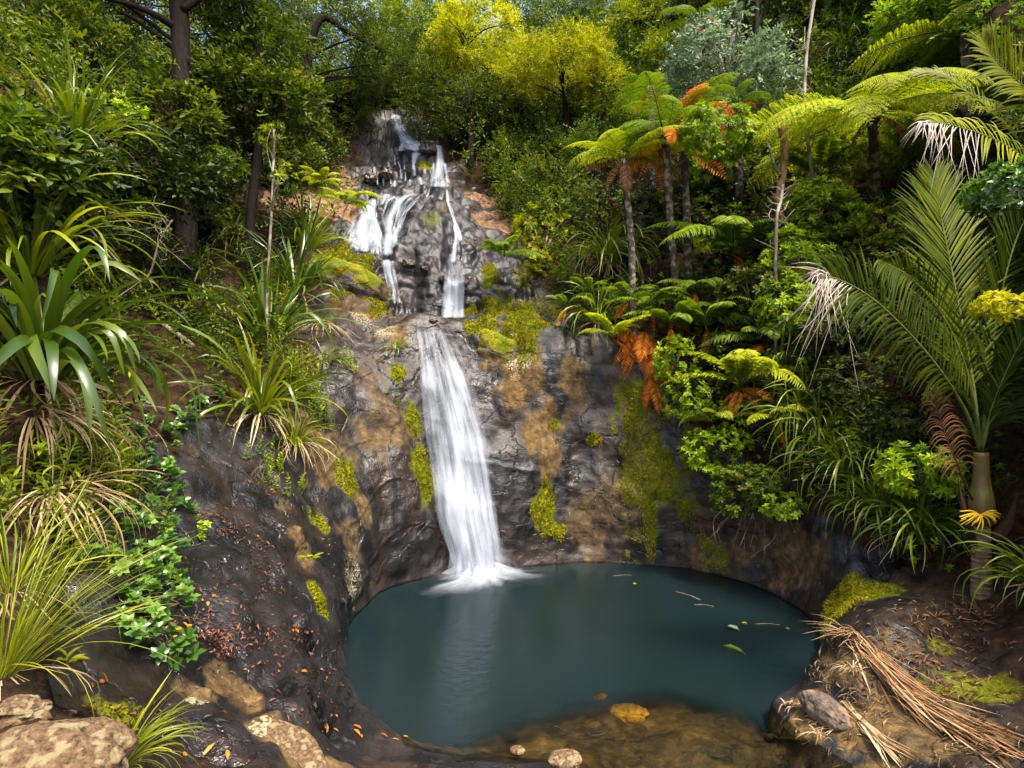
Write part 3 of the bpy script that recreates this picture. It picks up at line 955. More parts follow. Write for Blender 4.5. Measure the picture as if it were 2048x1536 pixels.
fall_object('waterfall', 'short square curtain of white water on the ledge above the main drop', [
    fall_sheet([(880, 530), (876, 638)], [(936, 530), (937, 638)], 530, 638, 44, 22, .05, .06, .12, .04, -.02, edge_w=.2, wob=.04),
    fall_sheet([(884, 538), (877, 638)], [(930, 538), (936, 638)], 538, 638, 44, 22, .12, .08, .3, .04, .06, edge_w=.22, wob=.06),
    stream([(903, 505, 20), (905, 522, 34), (906, 545, 44)], dens=-.02)], M_FALL)
fall_object('waterfall', 'thin trickle over the rounded rock left of the square curtain', [
    stream([(772, 512, 30), (776, 540, 26), (784, 575, 22), (790, 616, 20)], dens=.03), stream([(786, 530, 8), (794, 570, 8), (800, 612, 10)], dens=.0)], M_THIN)
fan = []
for k, (bx, by) in enumerate(((690, 497), (701, 505), (711, 509), (722, 513), (733, 515), (745, 517), (756, 519), (764, 516))):
    t_ = k / 7.
    fan.append(stream([(746 + 4 * t_, 388, 10), (742 + 8 * t_, 408, 14), (732 + 16 * t_ - 8 * (1 - t_), 435, 16), (.35 * (735 + 14 * t_) + .65 * bx, 470, 17), (bx, by, 15)], dens=.02 + .05 * rng.random(), off=.04 + .006 * k))
fan.append(stream([(742, 392, 30), (730, 430, 46), (722, 470, 66), (722, 512, 80)], dens=.0, cols=24, off=.03))
fall_object('waterfall', 'broad fan of white strands over the left of the upper slope', fan, M_THIN)
fall_object('waterfall', 'bright double stream down the middle of the upper slope', [
    stream([(832, 376, 34), (815, 388, 28), (794, 405, 18), (783, 431, 20), (777, 458, 20), (777, 475, 22), (775, 500, 30), (774, 522, 40)], dens=.07, cols=14),
    stream([(815, 387, 14), (795, 405, 14), (784, 431, 15), (778, 458, 14), (777, 490, 20), (775, 520, 26)], dens=.10, off=.10, cols=12),
    stream([(859, 372, 16), (852, 382, 14), (838, 392, 12), (818, 412, 11), (804, 434, 10), (794, 462, 12), (784, 490, 16)], dens=.03),
    stream([(845, 378, 12), (836, 399, 9), (814, 423, 9), (803, 452, 9), (791, 478, 12), (784, 505, 14)], dens=.02),
    stream([(800, 386, 14), (776, 402, 12), (766, 430, 10), (768, 460, 10)], dens=.0), stream([(860, 380, 8), (846, 410, 7), (826, 440, 7), (812, 475, 8)], dens=-.02),
    stream([(770, 386, 46), (765, 396, 54), (760, 412, 36)], dens=.0, cols=16), stream([(815, 384, 80), (795, 410, 70), (785, 450, 60), (782, 500, 60)], dens=-.10, cols=24, off=.03)], M_THIN)
fall_object('waterfall', 'narrow stream on the right of the upper slope', [
    stream([(893, 370, 9), (897, 405, 9), (906, 434, 10), (917, 464, 14), (922, 490, 16)], dens=.05), stream([(907, 440, 8), (911, 470, 10), (910, 500, 14), (904, 532, 20)], dens=.07, off=.06),
    stream([(914, 455, 24), (916, 490, 30), (912, 530, 36)], dens=-.12, cols=14)], M_THIN)
fall_object('waterfall', 'bulging white fall under the top of the cascade', [
    stream([(874, 286, 18), (878, 300, 14), (879, 320, 24), (880, 345, 33), (879, 372, 44)], dens=.06, cols=16, off=.08, bulge=.08, tf=.06), stream([(868, 322, 10), (866, 345, 10), (862, 368, 20)], dens=.02, off=.1),
    stream([(889, 322, 8), (893, 345, 9), (897, 370, 16)], dens=.02, off=.1), stream([(878, 356, 40), (878, 366, 56), (878, 378, 60)], dens=-.02, cols=18, off=.12, tf=.4, bf=.3)], M_FALL)
fall_object('waterfall', 'slender stepped stream beside the green patch of the upper cascade', [
    stream([(850, 288, 44), (842, 298, 44), (830, 312, 26), (827, 330, 10), (829, 345, 12), (830, 358, 22)], dens=.02, cols=14, off=.06), stream([(826, 300, 8), (826, 330, 8), (828, 354, 14)], dens=.07, off=.1)], M_FALL)
ledge_ = [stream([(x0, y0, w0), (x0 + dx, y1, w1)], dens=.03, off=.07, tf=.2, bf=.2) for x0, y0, w0, dx, y1, w1 in
          ((788, 304, 9, 3, 334, 7), (795, 318, 7, 8, 346, 6), (808, 316, 6, 1, 344, 7), (800, 336, 6, 4, 364, 6), (810, 340, 8, 2, 366, 9), (780, 346, 5, 3, 372, 6), (766, 352, 5, 2, 376, 5), (754, 350, 4, 1, 372, 5), (790, 358, 10, 0, 376, 16), (820, 356, 20, -4, 374, 26), (838, 352, 18, 2, 372, 24))]
fall_object('waterfall', 'fine trickles over the black stepped ledges', ledge_, M_THIN)
fall_object('waterfall', 'highest white rill coming out of the trees', [
    stream([(790, 224, 22), (793, 245, 26), (803, 264, 26), (814, 280, 32), (826, 294, 46), (836, 306, 60)], dens=.24, cols=16, off=.06, bulge=.05), stream([(800, 262, 12), (806, 284, 14), (800, 306, 20)], dens=.15),
    stream([(790, 228, 14), (796, 252, 13), (810, 276, 14), (826, 292, 20)], dens=.3, off=.12)], M_FALL)

# churned white water where the fall lands
g = Geo()
c0 = P(962, 1156, 3600 / (1156 - 768.))
n_r, n_a = 26, 90
uu, vv, dd = [], [], []
VV = []
for lay, (hgt, rad, dn0) in enumerate(((.18, .58, .34), (.08, .8, .2), (.015, 1.1, .06))):
    rr = np.linspace(0, 1, n_r)
    th = np.linspace(0, 2 * np.pi, n_a)
    Rg, Tg = np.meshgrid(rr, th, indexing='ij')
    lob = 1 + .22 * np.sin(3 * Tg + lay) + .12 * np.sin(7 * Tg + 2 * lay)
    ex, ey = rad * .95, rad * .85
    V = np.stack([c0[0] + ex * Rg * np.cos(Tg) * lob, c0[1] + .12 + ey * Rg * np.sin(Tg) * lob, .012 + hgt * (1 - Rg ** 2) ** 1.5 * (1 + .25 * np.sin(9 * Tg))], -1)
    a, b = np.meshgrid(np.arange(n_r - 1), np.arange(n_a - 1), indexing='ij')
    f = np.stack([a * n_a + b, (a + 1) * n_a + b, (a + 1) * n_a + b + 1, a * n_a + b + 1], -1).reshape(-1, 4)
    g.add(V.reshape(-1, 3), f4=f)
    uu.append((Tg * .55 + 3 * lay).ravel())
    vv.append((Rg * .8).ravel())
    dd.append((dn0 + .30 - .75 * Rg ** .8).ravel())
me = g.mesh('splash', attrs=dict(u=np.concatenate(uu), v=np.concatenate(vv), dens=np.concatenate(dd)))
tag(link('foam', me, fall_material('foam_water', 2.6, .6, .22, .95, 5., tr=.2)), 'white churned foam fanning out at the foot of the fall', 'foam', kind='structure')

g = Geo()
uu, vv, dd = [], [], []
for lay, (hgt, rad) in enumerate(((.75, .62), (.5, .8), (.28, 1.0))):
    Rg, Tg = np.meshgrid(np.linspace(0, 1, 20), np.linspace(0, 2 * np.pi, 60), indexing='ij')
    V = np.stack([c0[0] + rad * Rg * np.cos(Tg), c0[1] + .15 + .8 * rad * Rg * np.sin(Tg), .015 + hgt * (1 - Rg ** 2) ** 1.2], -1)
    a, b = np.meshgrid(np.arange(19), np.arange(59), indexing='ij')
    g.add(V.reshape(-1, 3), f4=np.stack([a * 60 + b, (a + 1) * 60 + b, (a + 1) * 60 + b + 1, a * 60 + b + 1], -1).reshape(-1, 4))
    uu.append((Tg * .5 + 3 * lay).ravel())
    vv.append((Rg * .5).ravel())
    dd.append((.2 - .75 * Rg).ravel())
me = g.mesh('spray', attrs=dict(u=np.concatenate(uu), v=np.concatenate(vv), dens=np.concatenate(dd)))
tag(link('spray', me, fall_material('spray_mist', 1.2, .8, .2, 1.0, 9., thin=.62, tr=.4)), 'thin white spray hanging over the foot of the fall', 'spray', kind='structure')
# ================================================================== PLANT MATERIALS
M_BRIGHT = leaf_mat('bright_leaf', (.04, .10, .004), (.13, .255, .007), (.30, .45, .018), rough=.4)
M_YELLOW = leaf_mat('yellow_leaf', (.09, .13, .003), (.27, .34, .005), (.46, .50, .008), trans=.4)
M_YGREEN = leaf_mat('yellow_green_leaf', (.045, .085, .004), (.125, .20, .007), (.26, .35, .014))
M_OLIVE = leaf_mat('olive_leaf', (.015, .030, .003), (.050, .090, .007), (.135, .19, .014))
M_DARK = leaf_mat('dark_leaf', (.007, .016, .004), (.020, .042, .007), (.075, .105, .012), trans=.25)  # deep green leaf, also used to paint shade into hollows and bushes
M_MID = leaf_mat('mid_green_leaf', (.016, .042, .004), (.050, .105, .008), (.13, .20, .016))
M_GREY = leaf_mat('silver_leaf', (.045, .075, .04), (.14, .20, .11), (.34, .42, .28), trans=.2, tcol=(1.1, 1.2, .8), warm=False)
M_FLAX = leaf_mat('flax_leaf', (.016, .050, .006), (.050, .110, .010), (.14, .22, .025), rough=.28, spec=.7, trans=.25)
M_FLAXY = leaf_mat('yellow_flax_leaf', (.055, .10, .005), (.14, .21, .008), (.29, .35, .015), rough=.32, spec=.6, trans=.35)
M_STRAP = leaf_mat('strap_leaf', (.020, .052, .004), (.080, .150, .006), (.23, .32, .015), rough=.34, spec=.55, trans=.3)
M_PALM = leaf_mat('palm_leaf', (.014, .036, .002), (.050, .088, .003), (.13, .18, .006), rough=.45, spec=.25, trans=.4)  # green lowered to carry the shade on the fronds in its colour
M_FERN = leaf_mat('fern_leaf', (.028, .070, .005), (.085, .165, .008), (.18, .27, .014), trans=.4)
M_FERNB = leaf_mat('bright_fern_leaf', (.09, .15, .005), (.20, .29, .010), (.34, .42, .018), trans=.42)
M_ORANGE = leaf_mat('orange_dead_leaf', (.26, .07, .008), (.64, .20, .018), (.86, .36, .05), trans=.3, tcol=(1.3, 1, .6), rough=.7)
M_BROWN = leaf_mat('brown_dead_leaf', (.050, .020, .009), (.15, .062, .024), (.32, .16, .07), trans=.2, tcol=(1.2, 1, .7), rough=.75)
M_STRAW = leaf_mat('straw_dead_leaf', (.15, .09, .04), (.36, .24, .115), (.60, .47, .29), trans=.2, tcol=(1.1, 1, .8), rough=.7)
M_PALE = leaf_mat('bleached_leaf', (.24, .19, .14), (.40, .33, .27), (.54, .47, .40), trans=.25, tcol=(1.1, 1, .9), rough=.7)
M_CREEP = leaf_mat('creeper_leaf', (.016, .060, .016), (.050, .14, .030), (.14, .29, .06), rough=.32, spec=.6, trans=.25, tcol=(1.5, 1.5, .5))
B_DARK = bark_mat('dark_bark', (.005, .0035, .003), (.020, .014, .010))
B_BROWN = bark_mat('brown_bark', (.035, .020, .012), (.15, .095, .06), c2=(.26, .23, .17))
B_PALE = bark_mat('pale_bark', (.07, .05, .035), (.24, .185, .135), c2=(.30, .28, .22))
B_FERN = bark_mat('fern_trunk', (.016, .011, .008), (.12, .09, .065), scale=(22, 22, 5), c2=(.20, .175, .135), bump=1., patch=9.)
B_STEM = bark_mat('green_stem', (.05, .07, .012), (.14, .16, .03), bump=.2)
B_HUSK = bark_mat('fibrous_husk', (.018, .008, .005), (.10, .045, .024), scale=(30, 30, 3), bump=1.)
B_STONE = bark_mat('dry_stone', (.05, .03, .016), (.22, .135, .07), scale=(16, 16, 16), c2=(.24, .19, .10), rough=.85, patch=21., bump=.9)
B_GREYSTONE = bark_mat('grey_stone', (.05, .036, .028), (.17, .125, .095), scale=(9, 9, 9), c2=(.22, .145, .09), rough=.7, patch=4., bump=.6)
B_OCHRE = bark_mat('ochre_stone', (.14, .065, .010), (.46, .26, .04), scale=(6, 6, 6), rough=.8)
B_BLACK = bark_mat('black_stone', (.012, .011, .012), (.06, .05, .045), scale=(4, 4, 4), c2=(.09, .075, .04), rough=.35, patch=4.)

FINE = dict(mode='spray', T=5, m=10, tl=.42, L=.085, W=.030)
FAR = dict(mode='spray', T=5, m=9, tl=.55, L=.125, W=.045)
BROAD = dict(mode='spray', T=4, m=7, tl=.34, L=.11, W=.048, tmpl=LEAF_OVAL)
ROS = dict(mode='ros', k=7, L=.115, W=.046, tilt=.35)
ROSS = dict(mode='ros', k=6, L=.075, W=.032, tilt=.35)
LANCE = dict(mode='spray', T=4, m=9, tl=.30, L=.13, W=.022, tmpl=LEAF_LANCE)


def crown_points(c, n, shell=2., ragged=.9, fr=.9):
    px, py, Y, rx, ry, rd = c
    ctr = P(px, py, Y)
    rad = np.array([rx * Y / FOC, rd, ry * Y / FOC])
    q = in_ball(n * 3, shell)
    q[:, 2] = np.where(q[:, 2] < -.55, -.55 + .25 * (q[:, 2] + .55), q[:, 2])
    p = ctr + q * rad
    keep = vnoise(p * fr / max(rad.mean(), .3) * 1.6 + 50 * rng.random(3)) > rng.uniform(-.55, .25, len(p)) * ragged
    p, q = p[keep][:n], q[keep][:n]
    return p, norm(q / rad + np.array([0, 0, .15])), ctr, rad


def foliage(geo, p, o, st, tint0=.5, var=.2):
    a = {k: v for k, v in st.items() if k != 'mode'}
    if st['mode'] == 'spray':
        sprays(geo, p, o, tint0=tint0, var=var, **a)
    else:
        rosettes(geo, p, norm(o + np.array([0, 0, .7]) + .45 * rng.normal(size=p.shape)), tint0=tint0, var=var, **a)


def tree(label, crowns, leaf, bark=B_DARK, base=None, trunk=None, r0=.12, r1=.04, st=FAR, n=170, name='tree', cat='tree', group=None, limbs=10, tint=.5, var=.2, parts=('trunk', 'crown'), shell=2., ragged=.9, near_base=False, extra=()):
    """a woody plant: trunk (with its limbs) and crown; crowns are (px, py, Y, rx, ry in photo pixels, depth radius in m)"""
    g = Geo()
    allp, ctrs = [], []
    for c in crowns:
        k = n if len(c) == 6 else c[6]
        p, o, ctr, rad = crown_points(c[:6], k, shell, ragged)
        foliage(g, p, o, st, tint, var)
        allp.append(p)
        ctrs.append(ctr)
    if trunk is not None:
        tp = [P(*t) for t in trunk]
        b = tp[0]
        gd = drop(b[0], b[1])
        if gd[2] < b[2]:
            tp.insert(0, np.array([b[0], b[1], gd[2] - .1]))
    else:
        c = ctrs[0]
        if base is not None:
            b = hit(*base) if len(base) == 2 else P(*base)
        elif near_base:
            nb = BVH.find_nearest(Vector((float(c[0]), float(c[1]), float(c[2] - .25))))
            b = np.array(nb[0])
        else:
            b = drop(c[0] + rng.normal() * .2, c[1] + .2)
        top = np.mean(ctrs, 0)
        if not near_base and b[2] > top[2] - .2:
            b = b.copy()
            b[2] = top[2] - .6
        tp = [b - np.array([0, 0, .12]), b * .55 + top * .45 + .06 * np.linalg.norm(top - b) * rng.normal(size=3) * np.array([1, 1, 0]), top]
    tg = Geo()
    tube(tg, tp, r0, r1, n=26, k=9, bump=.06, prof=lambda s: 1 + .5 * np.exp(-s * 16))
    for e_ in extra:
        tube(tg, [P(*v) for v in e_], r1 * .5, r1 * .22, n=16, k=8, bump=.05)
    path = smooth_path(tp, 40)
    P_all = np.concatenate(allp)
    for q in P_all[rng.choice(len(P_all), min(limbs, len(P_all)), replace=False)]:
        lower = path[path[:, 2] < q[2] - .05 * np.linalg.norm(q - tp[-1]) - .05]
        a = lower[-1 - rng.integers(0, max(1, len(lower) // 5))] if len(lower) else path[-1]
        mid_ = (a + q) / 2 + np.array([0, 0, .12 * np.linalg.norm(q - a)]) + .06 * np.linalg.norm(q - a) * rng.normal(size=3)
        rr = max(.008, min(r1 * .8, .02 + .012 * np.linalg.norm(q - a)))
        tube(tg, [a, mid_, q], rr, rr * .3, n=9, k=5)
    o0 = tp[0]
    t = thing(name, label, cat, o0, group)
    link(parts[0], tg.mesh(parts[0], o0), bark, t)
    link(parts[1], g.mesh(parts[1], o0, smooth=False), leaf, t)
    return t


def shrub(label, crowns, leaf, st=ROS, n=90, base=None, group=None, name='shrub', r0=.03, limbs=14, bark=B_BROWN, tint=.5, var=.2, cat='shrub', shell=1.6, **k):
    return tree(label, crowns, leaf, bark, base, None, r0, r0 * .4, st, n, name, cat, group, limbs, tint, var, ('stem', 'foliage'), shell, near_base=True, **k)


# ------------------------------------------------------------------ strap leaved clumps
def clump(label, base, n, L, W, leaf, el=(.5, 1.4), droop=(1., 2.2), name='flax_plant', cat='flax', group=None, dead=0, dead_mat=None, dead_L=None, az=None, rad=.06, nseg=9, kink=0., tint=(.5, .22), lift=0., power=1.5, W_dead=None, stemh=0., root=.5):
    b = hit(*base) if len(base) == 2 else P(*base)
    b = b + np.array([0, 0, lift])
    t = thing(name, label, cat, b, group)
    g = Geo()
    a = rng.uniform(0, 2 * np.pi, n) if az is None else rng.normal(az[0], az[1], n)
    u = rng.random(n)
    e = el[0] + (el[1] - el[0]) * u
    dr = droop[1] + (droop[0] - droop[1]) * u + .25 * rng.normal(size=n)
    ph = np.zeros((n, 3))
    rr = rad * np.sqrt(rng.random(n)) * (1.2 - u)
    ph[:, 0], ph[:, 1] = rr * np.cos(a), rr * np.sin(a)
    ph[:, 2] = stemh * rng.uniform(.3, 1, n)
    kk = None
    if kink:
        kk = (rng.uniform(.45, .85, n), np.where(rng.random(n) < kink, rng.uniform(.7, 1.5, n), 0))
    straps(g, ph, a, e, L * rng.uniform(.55, 1.15, n), W * rng.uniform(.65, 1.2, n), dr, nseg, np.clip(rng.normal(tint[0], tint[1], n), 0, 1),
           roll=.7 * rng.normal(size=n), kink=kk, power=power, root=root)
    link('leaves', g.mesh('leaves'), leaf, t)
    if dead:
        g = Geo()
        m = dead
        a = rng.uniform(0, 2 * np.pi, m) if az is None else rng.normal(az[0], az[1] * 1.2, m)
        ph = np.zeros((m, 3))
        ph[:, 0], ph[:, 1] = .7 * rad * np.cos(a), .7 * rad * np.sin(a)
        ph[:, 2] = stemh * rng.uniform(0, .9, m)
        straps(g, ph, a, rng.uniform(-.5, .5, m), (dead_L or L * .6) * rng.uniform(.5, 1.2, m), (W_dead or W * .5) * rng.uniform(.6, 1.2, m), rng.uniform(.9, 1.9, m), 7,
               np.clip(rng.normal(.5, .25, m), 0, 1), roll=1.2 * rng.normal(size=m), power=.7)
        link('dead_leaves', g.mesh('dead_leaves'), dead_mat or M_STRAW, t)
    return t


# ------------------------------------------------------------------ fern fronds (unit length, growing along +X)
def fern_frond(e0=.5, droop=1.1, pairs=26, width=.24, pinnules=True, stipe=.14, sag=.2, power=1.3, seed=0):
    g = Geo()
    ns = 40
    s = np.linspace(0, 1, ns)
    ang = e0 - droop * s ** power
    x = np.concatenate([[0], np.cumsum(np.cos(ang[1:]) / (ns - 1))])
    z = np.concatenate([[0], np.cumsum(np.sin(ang[1:]) / (ns - 1))])
    rp = np.stack([x, .02 * np.sin(s * 3 + seed), z], 1)
    tube(g, rp[::3], .0075, .0016, n=14, k=5, tint=.25, path=False)
    sp = stipe + (1 - stipe) * (np.arange(pairs) + .3) / pairs
    tq = (sp - stipe) / (1 - stipe)
    pl = width * np.clip(np.sin(np.pi * np.clip(.16 + .84 * tq, 0, 1) ** .85), .03, 1) * (1 + .06 * rng.normal(size=pairs))
    org = np.stack([np.interp(sp, s, rp[:, k]) for k in range(3)], 1)
    an = np.interp(sp, s, ang)
    T = np.stack([np.cos(an), 0 * an, np.sin(an)], 1)
    Nn = np.stack([-np.sin(an), 0 * an, np.cos(an)], 1)
    for sg in (1, -1):
        sd = np.zeros((pairs, 3))
        sd[:, 1] = sg
        fw = .42 + .25 * tq[:, None]
        d = norm(sd + T * fw + .05 * rng.normal(size=(pairs, 3)))
        if not pinnules:
            d2 = norm(d - Nn * sag)
            leaves(g, org, d2, Nn + .25 * rng.normal(size=(pairs, 3)), pl, pl * .21 * (1.05 - .2 * tq), LEAF_LANCE, np.clip(.45 + .3 * tq + .12 * rng.normal(size=pairs), 0, 1))
            continue
        m = 11
        q = (np.arange(m) + .5) / m
        pp = org[:, None] + d[:, None] * (q[None, :, None] * pl[:, None, None]) - Nn[:, None] * (sag * pl[:, None, None] * q[None, :, None] ** 2)
        qs = norm(np.cross(Nn, d))
        for s2 in (1, -1):
            dd = qs[:, None] * s2 + d[:, None] * (.55 + .5 * q[None, :, None]) - Nn[:, None] * (.25 + sag * q[None, :, None])
            ln = (.185 * pl[:, None] * np.sqrt(np.clip(1.08 - q[None] ** 1.6, .05, 1)) + .004) * np.ones((pairs, 1))
            k = pairs * m
            leaves(g, pp.reshape(-1, 3), dd.reshape(-1, 3), np.repeat(Nn, m, 0) + .2 * rng.normal(size=(k, 3)), ln.ravel(), (pl[:, None] / m * .72 * np.ones((1, m))).ravel(), LEAF_DIAMOND,
                   np.clip(.40 + .35 * np.repeat(tq, m) + .12 * rng.normal(size=k), 0, 1))
    return g.mesh('frond', smooth=False)


FR_TREE = [fern_frond(.6, 1.6, 21, .20, True, seed=k, sag=.35) for k in range(2)] + [fern_frond(.45, 1.35, 22, .19, True, seed=5, sag=.3), fern_frond(.35, 1.15, 23, .20, True, seed=9, sag=.3)]
FR_GROUND = [fern_frond(.75, 1.5, 31, .20, False, seed=1), fern_frond(.6, 1.3, 32, .19, False, seed=3), fern_frond(.8, 1.9, 30, .21, False, seed=4)]
FR_HANG = [fern_frond(-.1, 1.15, 22, .19, False, seed=2, sag=.5, power=.7), fern_frond(.1, 1.5, 20, .17, False, seed=6, sag=.6, power=.6)]


def frond(parent, me, mat, az, pitch, scale, roll=0., loc=(0, 0, 0), name='frond'):
    o = bpy.data.objects.new(name, me)
    COL.objects.link(o)
    if not me.materials:
        me.materials.append(mat)
    o.material_slots[0].link = 'OBJECT'
    o.material_slots[0].material = mat
    o.parent = parent
    o.location = [float(c) for c in loc]
    o.rotation_euler = (roll, -pitch, az)
    o.scale = (scale,) * 3
    return o


def fern(label, at, n, L, mat=M_FERN, tmpl=None, pitch=(-.1, .5), dead=0, dmat=M_ORANGE, dscale=.8, group=None, name='fern', cat='fern', azr=None, lift=0., base=None, trunk_r=.06, trunk_top_r=None, lean=None, hub=None, husk=True, azs=None, bark=B_FERN, dpitch=(-.6, .15)):
    """fern or tree fern; at = crown position (3 numbers: px, py, depth; 2 numbers: on the ground)"""
    tmpl = tmpl or FR_GROUND
    c = hit(*at) if len(at) == 2 else P(*at)
    c = c + np.array([0, 0, lift])
    if base is not None:
        b = hit(*base) if len(base) == 2 else P(*base)
        t = thing(name, label, cat, b, group)
        g = Geo()
        mid_ = (b + c) / 2 + (np.array(lean) if lean is not None else 0)
        tube(g, [b - np.array([0, 0, .2]), mid_, c], trunk_r, trunk_top_r or trunk_r * .9, n=40, k=12, bump=.09)
        link('trunk', g.mesh('trunk', b), bark, t)
        if husk:
            g = Geo()
            k = 60
            a = rng.uniform(0, 6.28, k)
            off = np.stack([trunk_r * np.cos(a), trunk_r * np.sin(a), -.55 * rng.random(k)], 1)
            straps(g, c - b + off, a, rng.uniform(.3, 1.2, k), rng.uniform(.10, .26, k), .016, rng.uniform(0, .6, k), 4, rng.random(k))
            link('old_stalks', g.mesh('old_stalks'), B_HUSK, t)
        o = c - b
    else:
        t = thing(name, label, cat, c, group)
        o = np.zeros(3)
    ph = rng.uniform(0, 6.28)
    for k in range(n):
        az = azs[k] if azs is not None else (ph + k * 2.39996 if azr is None else rng.uniform(*azr))
        frond(t, tmpl[k % len(tmpl)], mat, az + .15 * rng.normal(), rng.uniform(*pitch), L * rng.uniform(.75, 1.12), .25 * rng.normal(), o)
    for k in range(dead):
        az = rng.uniform(0, 6.28) if azr is None else rng.uniform(*azr)
        frond(t, (FR_HANG + FR_TREE[2:3])[k % 3], dmat, az, rng.uniform(*dpitch), L * dscale * rng.uniform(.7, 1.1), .4 * rng.normal(), o - np.array([0, 0, .05]), name='dead_frond')
    return t


# ------------------------------------------------------------------ stones
def stone(label, at, size, rot, mat, name='boulder', cat='rock', seed=0, sink=.3, rough=.22, fr=1.6, kind_box=.55, facet=.25):
    n = 56
    th, ph = np.meshgrid(np.linspace(0, 2 * np.pi, n * 2, endpoint=False), np.linspace(0, np.pi, n), indexing='ij')
    v = np.stack([np.sin(ph) * np.cos(th), np.sin(ph) * np.sin(th), np.cos(ph)], -1).reshape(-1, 3)
    v = np.sign(v) * np.abs(v) ** kind_box / np.maximum(np.linalg.norm(np.sign(v) * np.abs(v) ** kind_box, axis=1, keepdims=True), .55)
    v = v * (1 + rough * fbm(v, fr, 3, off=seed * 7.7)[:, None] + .05 * ridged(v, 3.5, 3, off=seed)[:, None] - facet * np.abs(vnoise(v * 2.2 + seed))[:, None] + .022 * fbm(v, 7., 4, off=seed)[:, None])
    v = v * np.array(size)
    a, b = np.meshgrid(np.arange(n * 2), np.arange(n - 1), indexing='ij')
    a2 = (a + 1) % (n * 2)
    f = np.stack([a * n + b, a * n + b + 1, a2 * n + b + 1, a2 * n + b], -1).reshape(-1, 4)
    c = hit(*at) if len(at) == 2 else P(*at)
    c = c + np.array([0, 0, size[2] * (1 - 2 * sink)])
    g = Geo()
    g.add(v, f4=f)
    o = link(name, g.mesh(name), mat, None, c)
    o.rotation_euler = rot
    return tag(o, label, cat)


def strip(geo, pts, w, tint=.5, n=10, up=(0, 0, 1), taper=True):
    p = smooth_path(pts, n)
    t = norm(np.gradient(p, axis=0))
    s = norm(np.cross(t, np.array(up, float) + 1e-3))
    u = np.cross(s, t)
    q = np.linspace(0, 1, n)
    ww = (w * (np.clip(np.minimum(q * 5 + .3, (1 - q) * 3.5 + .06), 0, 1) if taper else np.ones(n)))[:, None] / 2
    V = np.stack([p + s * ww, p - u * ww * .3, p - s * ww], 1).reshape(-1, 3)
    r = np.arange(n - 1)[:, None] * 3
    f = np.concatenate([r + np.array([[0, 1, 4, 3]]), r + np.array([[1, 2, 5, 4]])])
    geo.add(V, f4=f, tint=tint)

M_LITTER = leaf_mat('litter_leaf', (.022, .009, .006), (.085, .032, .017), (.24, .095, .045), trans=.1, tcol=(1, 1, 1), rough=.6)
M_PALMB = leaf_mat('painted_sun_palm_leaf', (.05, .08, .003), (.13, .19, .006), (.27, .33, .012), rough=.45, spec=.25, trans=.4)  # lighter copy of the palm leaf, sunlight put into its colour
B_TAN = bark_mat('tan_bark', (.10, .05, .025), (.34, .20, .10), bump=.6)
M_FALLEN = leaf_mat('fallen_frond_leaf', (.09, .040, .016), (.27, .145, .06), (.46, .31, .17), trans=.15, tcol=(1.1, 1, .8), rough=.7)


def onslope(px, py, Y, d=.3):
    """depth of a bush that grows on the slope seen at this photo pixel"""
    h_ = hit(px, py, Y)[1]
    return max(min(h_ - d, Y), h_ - 1.0) if abs(h_ - Y) < 4 else Y


def rock_mass(label, at, size, rot, moss_top=.9, seed=0, sink=.5, ochre_k=.5, cat='rock'):
    """a rounded boulder of the same wet rock as the bowl, with a moss cap"""
    n = 80
    th, ph = np.meshgrid(np.linspace(0, 2 * np.pi, n * 2, endpoint=False), np.linspace(0, np.pi, n), indexing='ij')
    v = np.stack([np.sin(ph) * np.cos(th), np.sin(ph) * np.sin(th), np.cos(ph)], -1).reshape(-1, 3)
    q = np.sign(v) * np.abs(v) ** .75
    v = q / np.linalg.norm(q, axis=1, keepdims=True) ** .6
    v = v * (1 + .13 * fbm(v, 1.3, 3, off=seed * 7.7)[:, None] + .02 * fbm(v, 6., 4, off=seed)[:, None])
    v = v * np.array(size)
    from mathutils import Euler
    M = np.array(Euler(rot).to_matrix())
    v = v @ M.T
    a, b = np.meshgrid(np.arange(n * 2), np.arange(n - 1), indexing='ij')
    a2 = (a + 1) % (n * 2)
    f = np.stack([a * n + b, a * n + b + 1, a2 * n + b + 1, a2 * n + b], -1).reshape(-1, 4)
    c = P(*at)
    w_ = v + c
    nz = fbm(w_, 2.2, 4, off=5)
    up = v[:, 2] / np.abs(v[:, 2]).max()
    g = Geo()
    g.add(v, f4=f)
    me = g.mesh('boulder', attrs=dict(moss=moss_top * sstep(-.35, .55, up + .5 * nz), ochre=ochre_k * sstep(.5, -.3, up + .5 * nz), lichen=0 * up, soil=0 * up, tanb=0 * up, black=.3 + 0 * up,
                                     nmid=.5 + .3 * fbm(w_, 2.3, 5, .6, off=60), nbrown=.5 + .3 * fbm(w_ * np.array([3.2, 3.2, .3]), 1., 4, off=62), nstreak=.5 + .33 * fbm(w_ * np.array([3.6, 3.6, .22]), 1., 4, off=71)))
    return tag(link('boulder', me, M_ROCK, None, c), label, cat)
